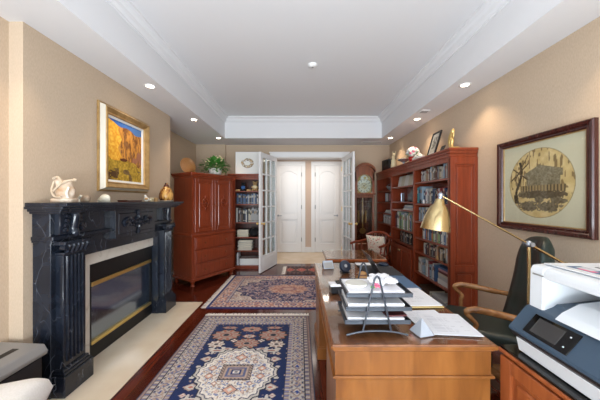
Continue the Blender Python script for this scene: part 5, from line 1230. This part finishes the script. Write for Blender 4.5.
t = thing('tan_pouch', 'small tan leather pouch behind the letter tray', 'pouch', (.515,2.13,ZD+.0005)); b = MB(); b.ell((0,0,.04),(.058,.045,.042)); b.ell((0,0,.07),(.045,.034,.03)); b.ell((0,0,.012),(.06,.046,.012)); remeshed(b,'body','tan_leather',t,.006); b = MB(); b.tube([(.047*math.cos(a*PI/8),.036*math.sin(a*PI/8),.074) for a in range(17)],.004,6); b.build('drawstring','cherry_dark',t)

# ------------------------------------------------------------------ ceiling bits
t = thing('ceiling_smoke_detector', 'small round white smoke detector on the tray ceiling', 'smoke detector', (.155,3.17,HT)); MB().lathe([(0,-.034),(.035,-.032),(.05,-.02),(.058,-.006),(.058,0),(0,0)],28).build('body','white_paint',t,True); MB().lathe([(0,-.037),(.012,-.036),(.012,-.033),(0,-.033)],14).build('sensor_cap','silver_plastic',t,True)
t = thing('ceiling_vent', 'small square white ceiling vent between the right hand downlights', 'vent', (1.66+.09,3.62,H)); b = MB(); b.box(-.06,.06,-.06,.06,-.008,0,.002); b.build('frame','white_paint',t)
for k in range(5): bx('slat','silver_plastic',(-.048,.048,-.046+.02*k,-.036+.02*k,-.0105,-.0075),parent=t)
t = thing('ceiling_vent', 'long white slot vent in the ceiling above the back right corner', 'vent', (1.55,5.55,H)); b = MB(); b.box(-.22,.22,-.03,.03,-.006,0,.002); b.build('frame','white_paint',t); bx('slot','silver_plastic',(-.2,.2,-.014,.014,-.0085,-.0058),parent=t)
# ------------------------------------------------------------------ lights
def area(name, loc, rot, sx, sy, e, c=(255,255,255), spread=PI):
    l = bpy.data.lights.new(name, 'AREA'); l.shape = 'RECTANGLE'; l.size = sx; l.size_y = sy; l.energy = e; l.color = lin(c); l.spread = spread
    o = bpy.data.objects.new(name, l); COL.objects.link(o); o.location = loc; o.rotation_euler = rot; return o
area('window_daylight', (0, YW-.25, 1.5), (PI/2,0,0), 3.5, 2.1, 95, (240,244,255))
area('ground_bounce', (0, YW-.6, .55), (math.radians(128),0,0), 3.5, 1.2, 280, (246,246,250))
area('hall_ceiling_light', (.2, 6.35, 2.54), (0,0,0), 1.8, .6, 12, (255,246,235))
w = bpy.data.worlds.new('World'); sc.world = w; w.use_nodes = True
bg = w.node_tree.nodes['Background']; bg.inputs[0].default_value = L4((205,222,245)); bg.inputs[1].default_value = 1.0

spots = [(-1.645,2.82),(-1.645,3.99),(-1.64,5.18),(1.79,2.79),(1.81,3.97),(1.82,5.18),(-1.645,1.52),(1.79,1.5)]
nmL = ['nearest the camera','between the other two','farthest from the camera']
spot_i = 0
for i, (x, y) in enumerate(spots):
    side = 'left' if x < 0 else 'right'
    where = ['nearer','middle','farthest'][i%3] if i < 6 else 'out of frame'
    t = thing('ceiling_downlight', {0:'round recessed ceiling light above the left wall, nearest one in view',1:'round recessed ceiling light above the left wall, middle one of three',2:'round recessed ceiling light above the left wall, farthest one by the armoire',
        3:'round recessed ceiling light above the right wall, nearest one in view',4:'round recessed ceiling light above the right wall, middle one of three',5:'round recessed ceiling light above the right wall, farthest one in the corner',
        6:'round recessed ceiling light above the chimney wall, beyond the top of the frame',7:'round recessed ceiling light above the large framed print, beyond the top of the frame'}[i], 'ceiling light', (x,y,H), 0, 'recessed ceiling lights')
    MB().lathe([(.040,0),(.058,0),(.058,-.006),(.050,-.008),(.040,-.004),(.040,0)], 24).build('trim_ring', 'white_paint', t, True)
    MB().lathe([(0,-.002),(.040,-.002)], 24).build('lens', 'light_lens', t)
    l = bpy.data.lights.new('downlight', 'SPOT'); l.energy = 18; l.color = lin((255,226,190)); l.spot_size = math.radians(105); l.spot_blend = .75; l.shadow_soft_size = .04
    s = bpy.data.objects.new('downlight', l); COL.objects.link(s); s.parent = t; s.location = (0,0,-.012)
    spot_i += 1

cam = bpy.data.cameras.new('Camera'); cam.sensor_width = 36; cam.lens = 257/600*36; cam.clip_start = .05
co = bpy.data.objects.new('Camera', cam); COL.objects.link(co); co.location = (0,0,1.45); co.rotation_euler = (PI/2,0,0); sc.camera = co
vs = sc.view_settings; vs.view_transform = 'Standard'; vs.look = 'None'; vs.gamma = 1; vs.use_curve_mapping = False; vs.exposure = .5
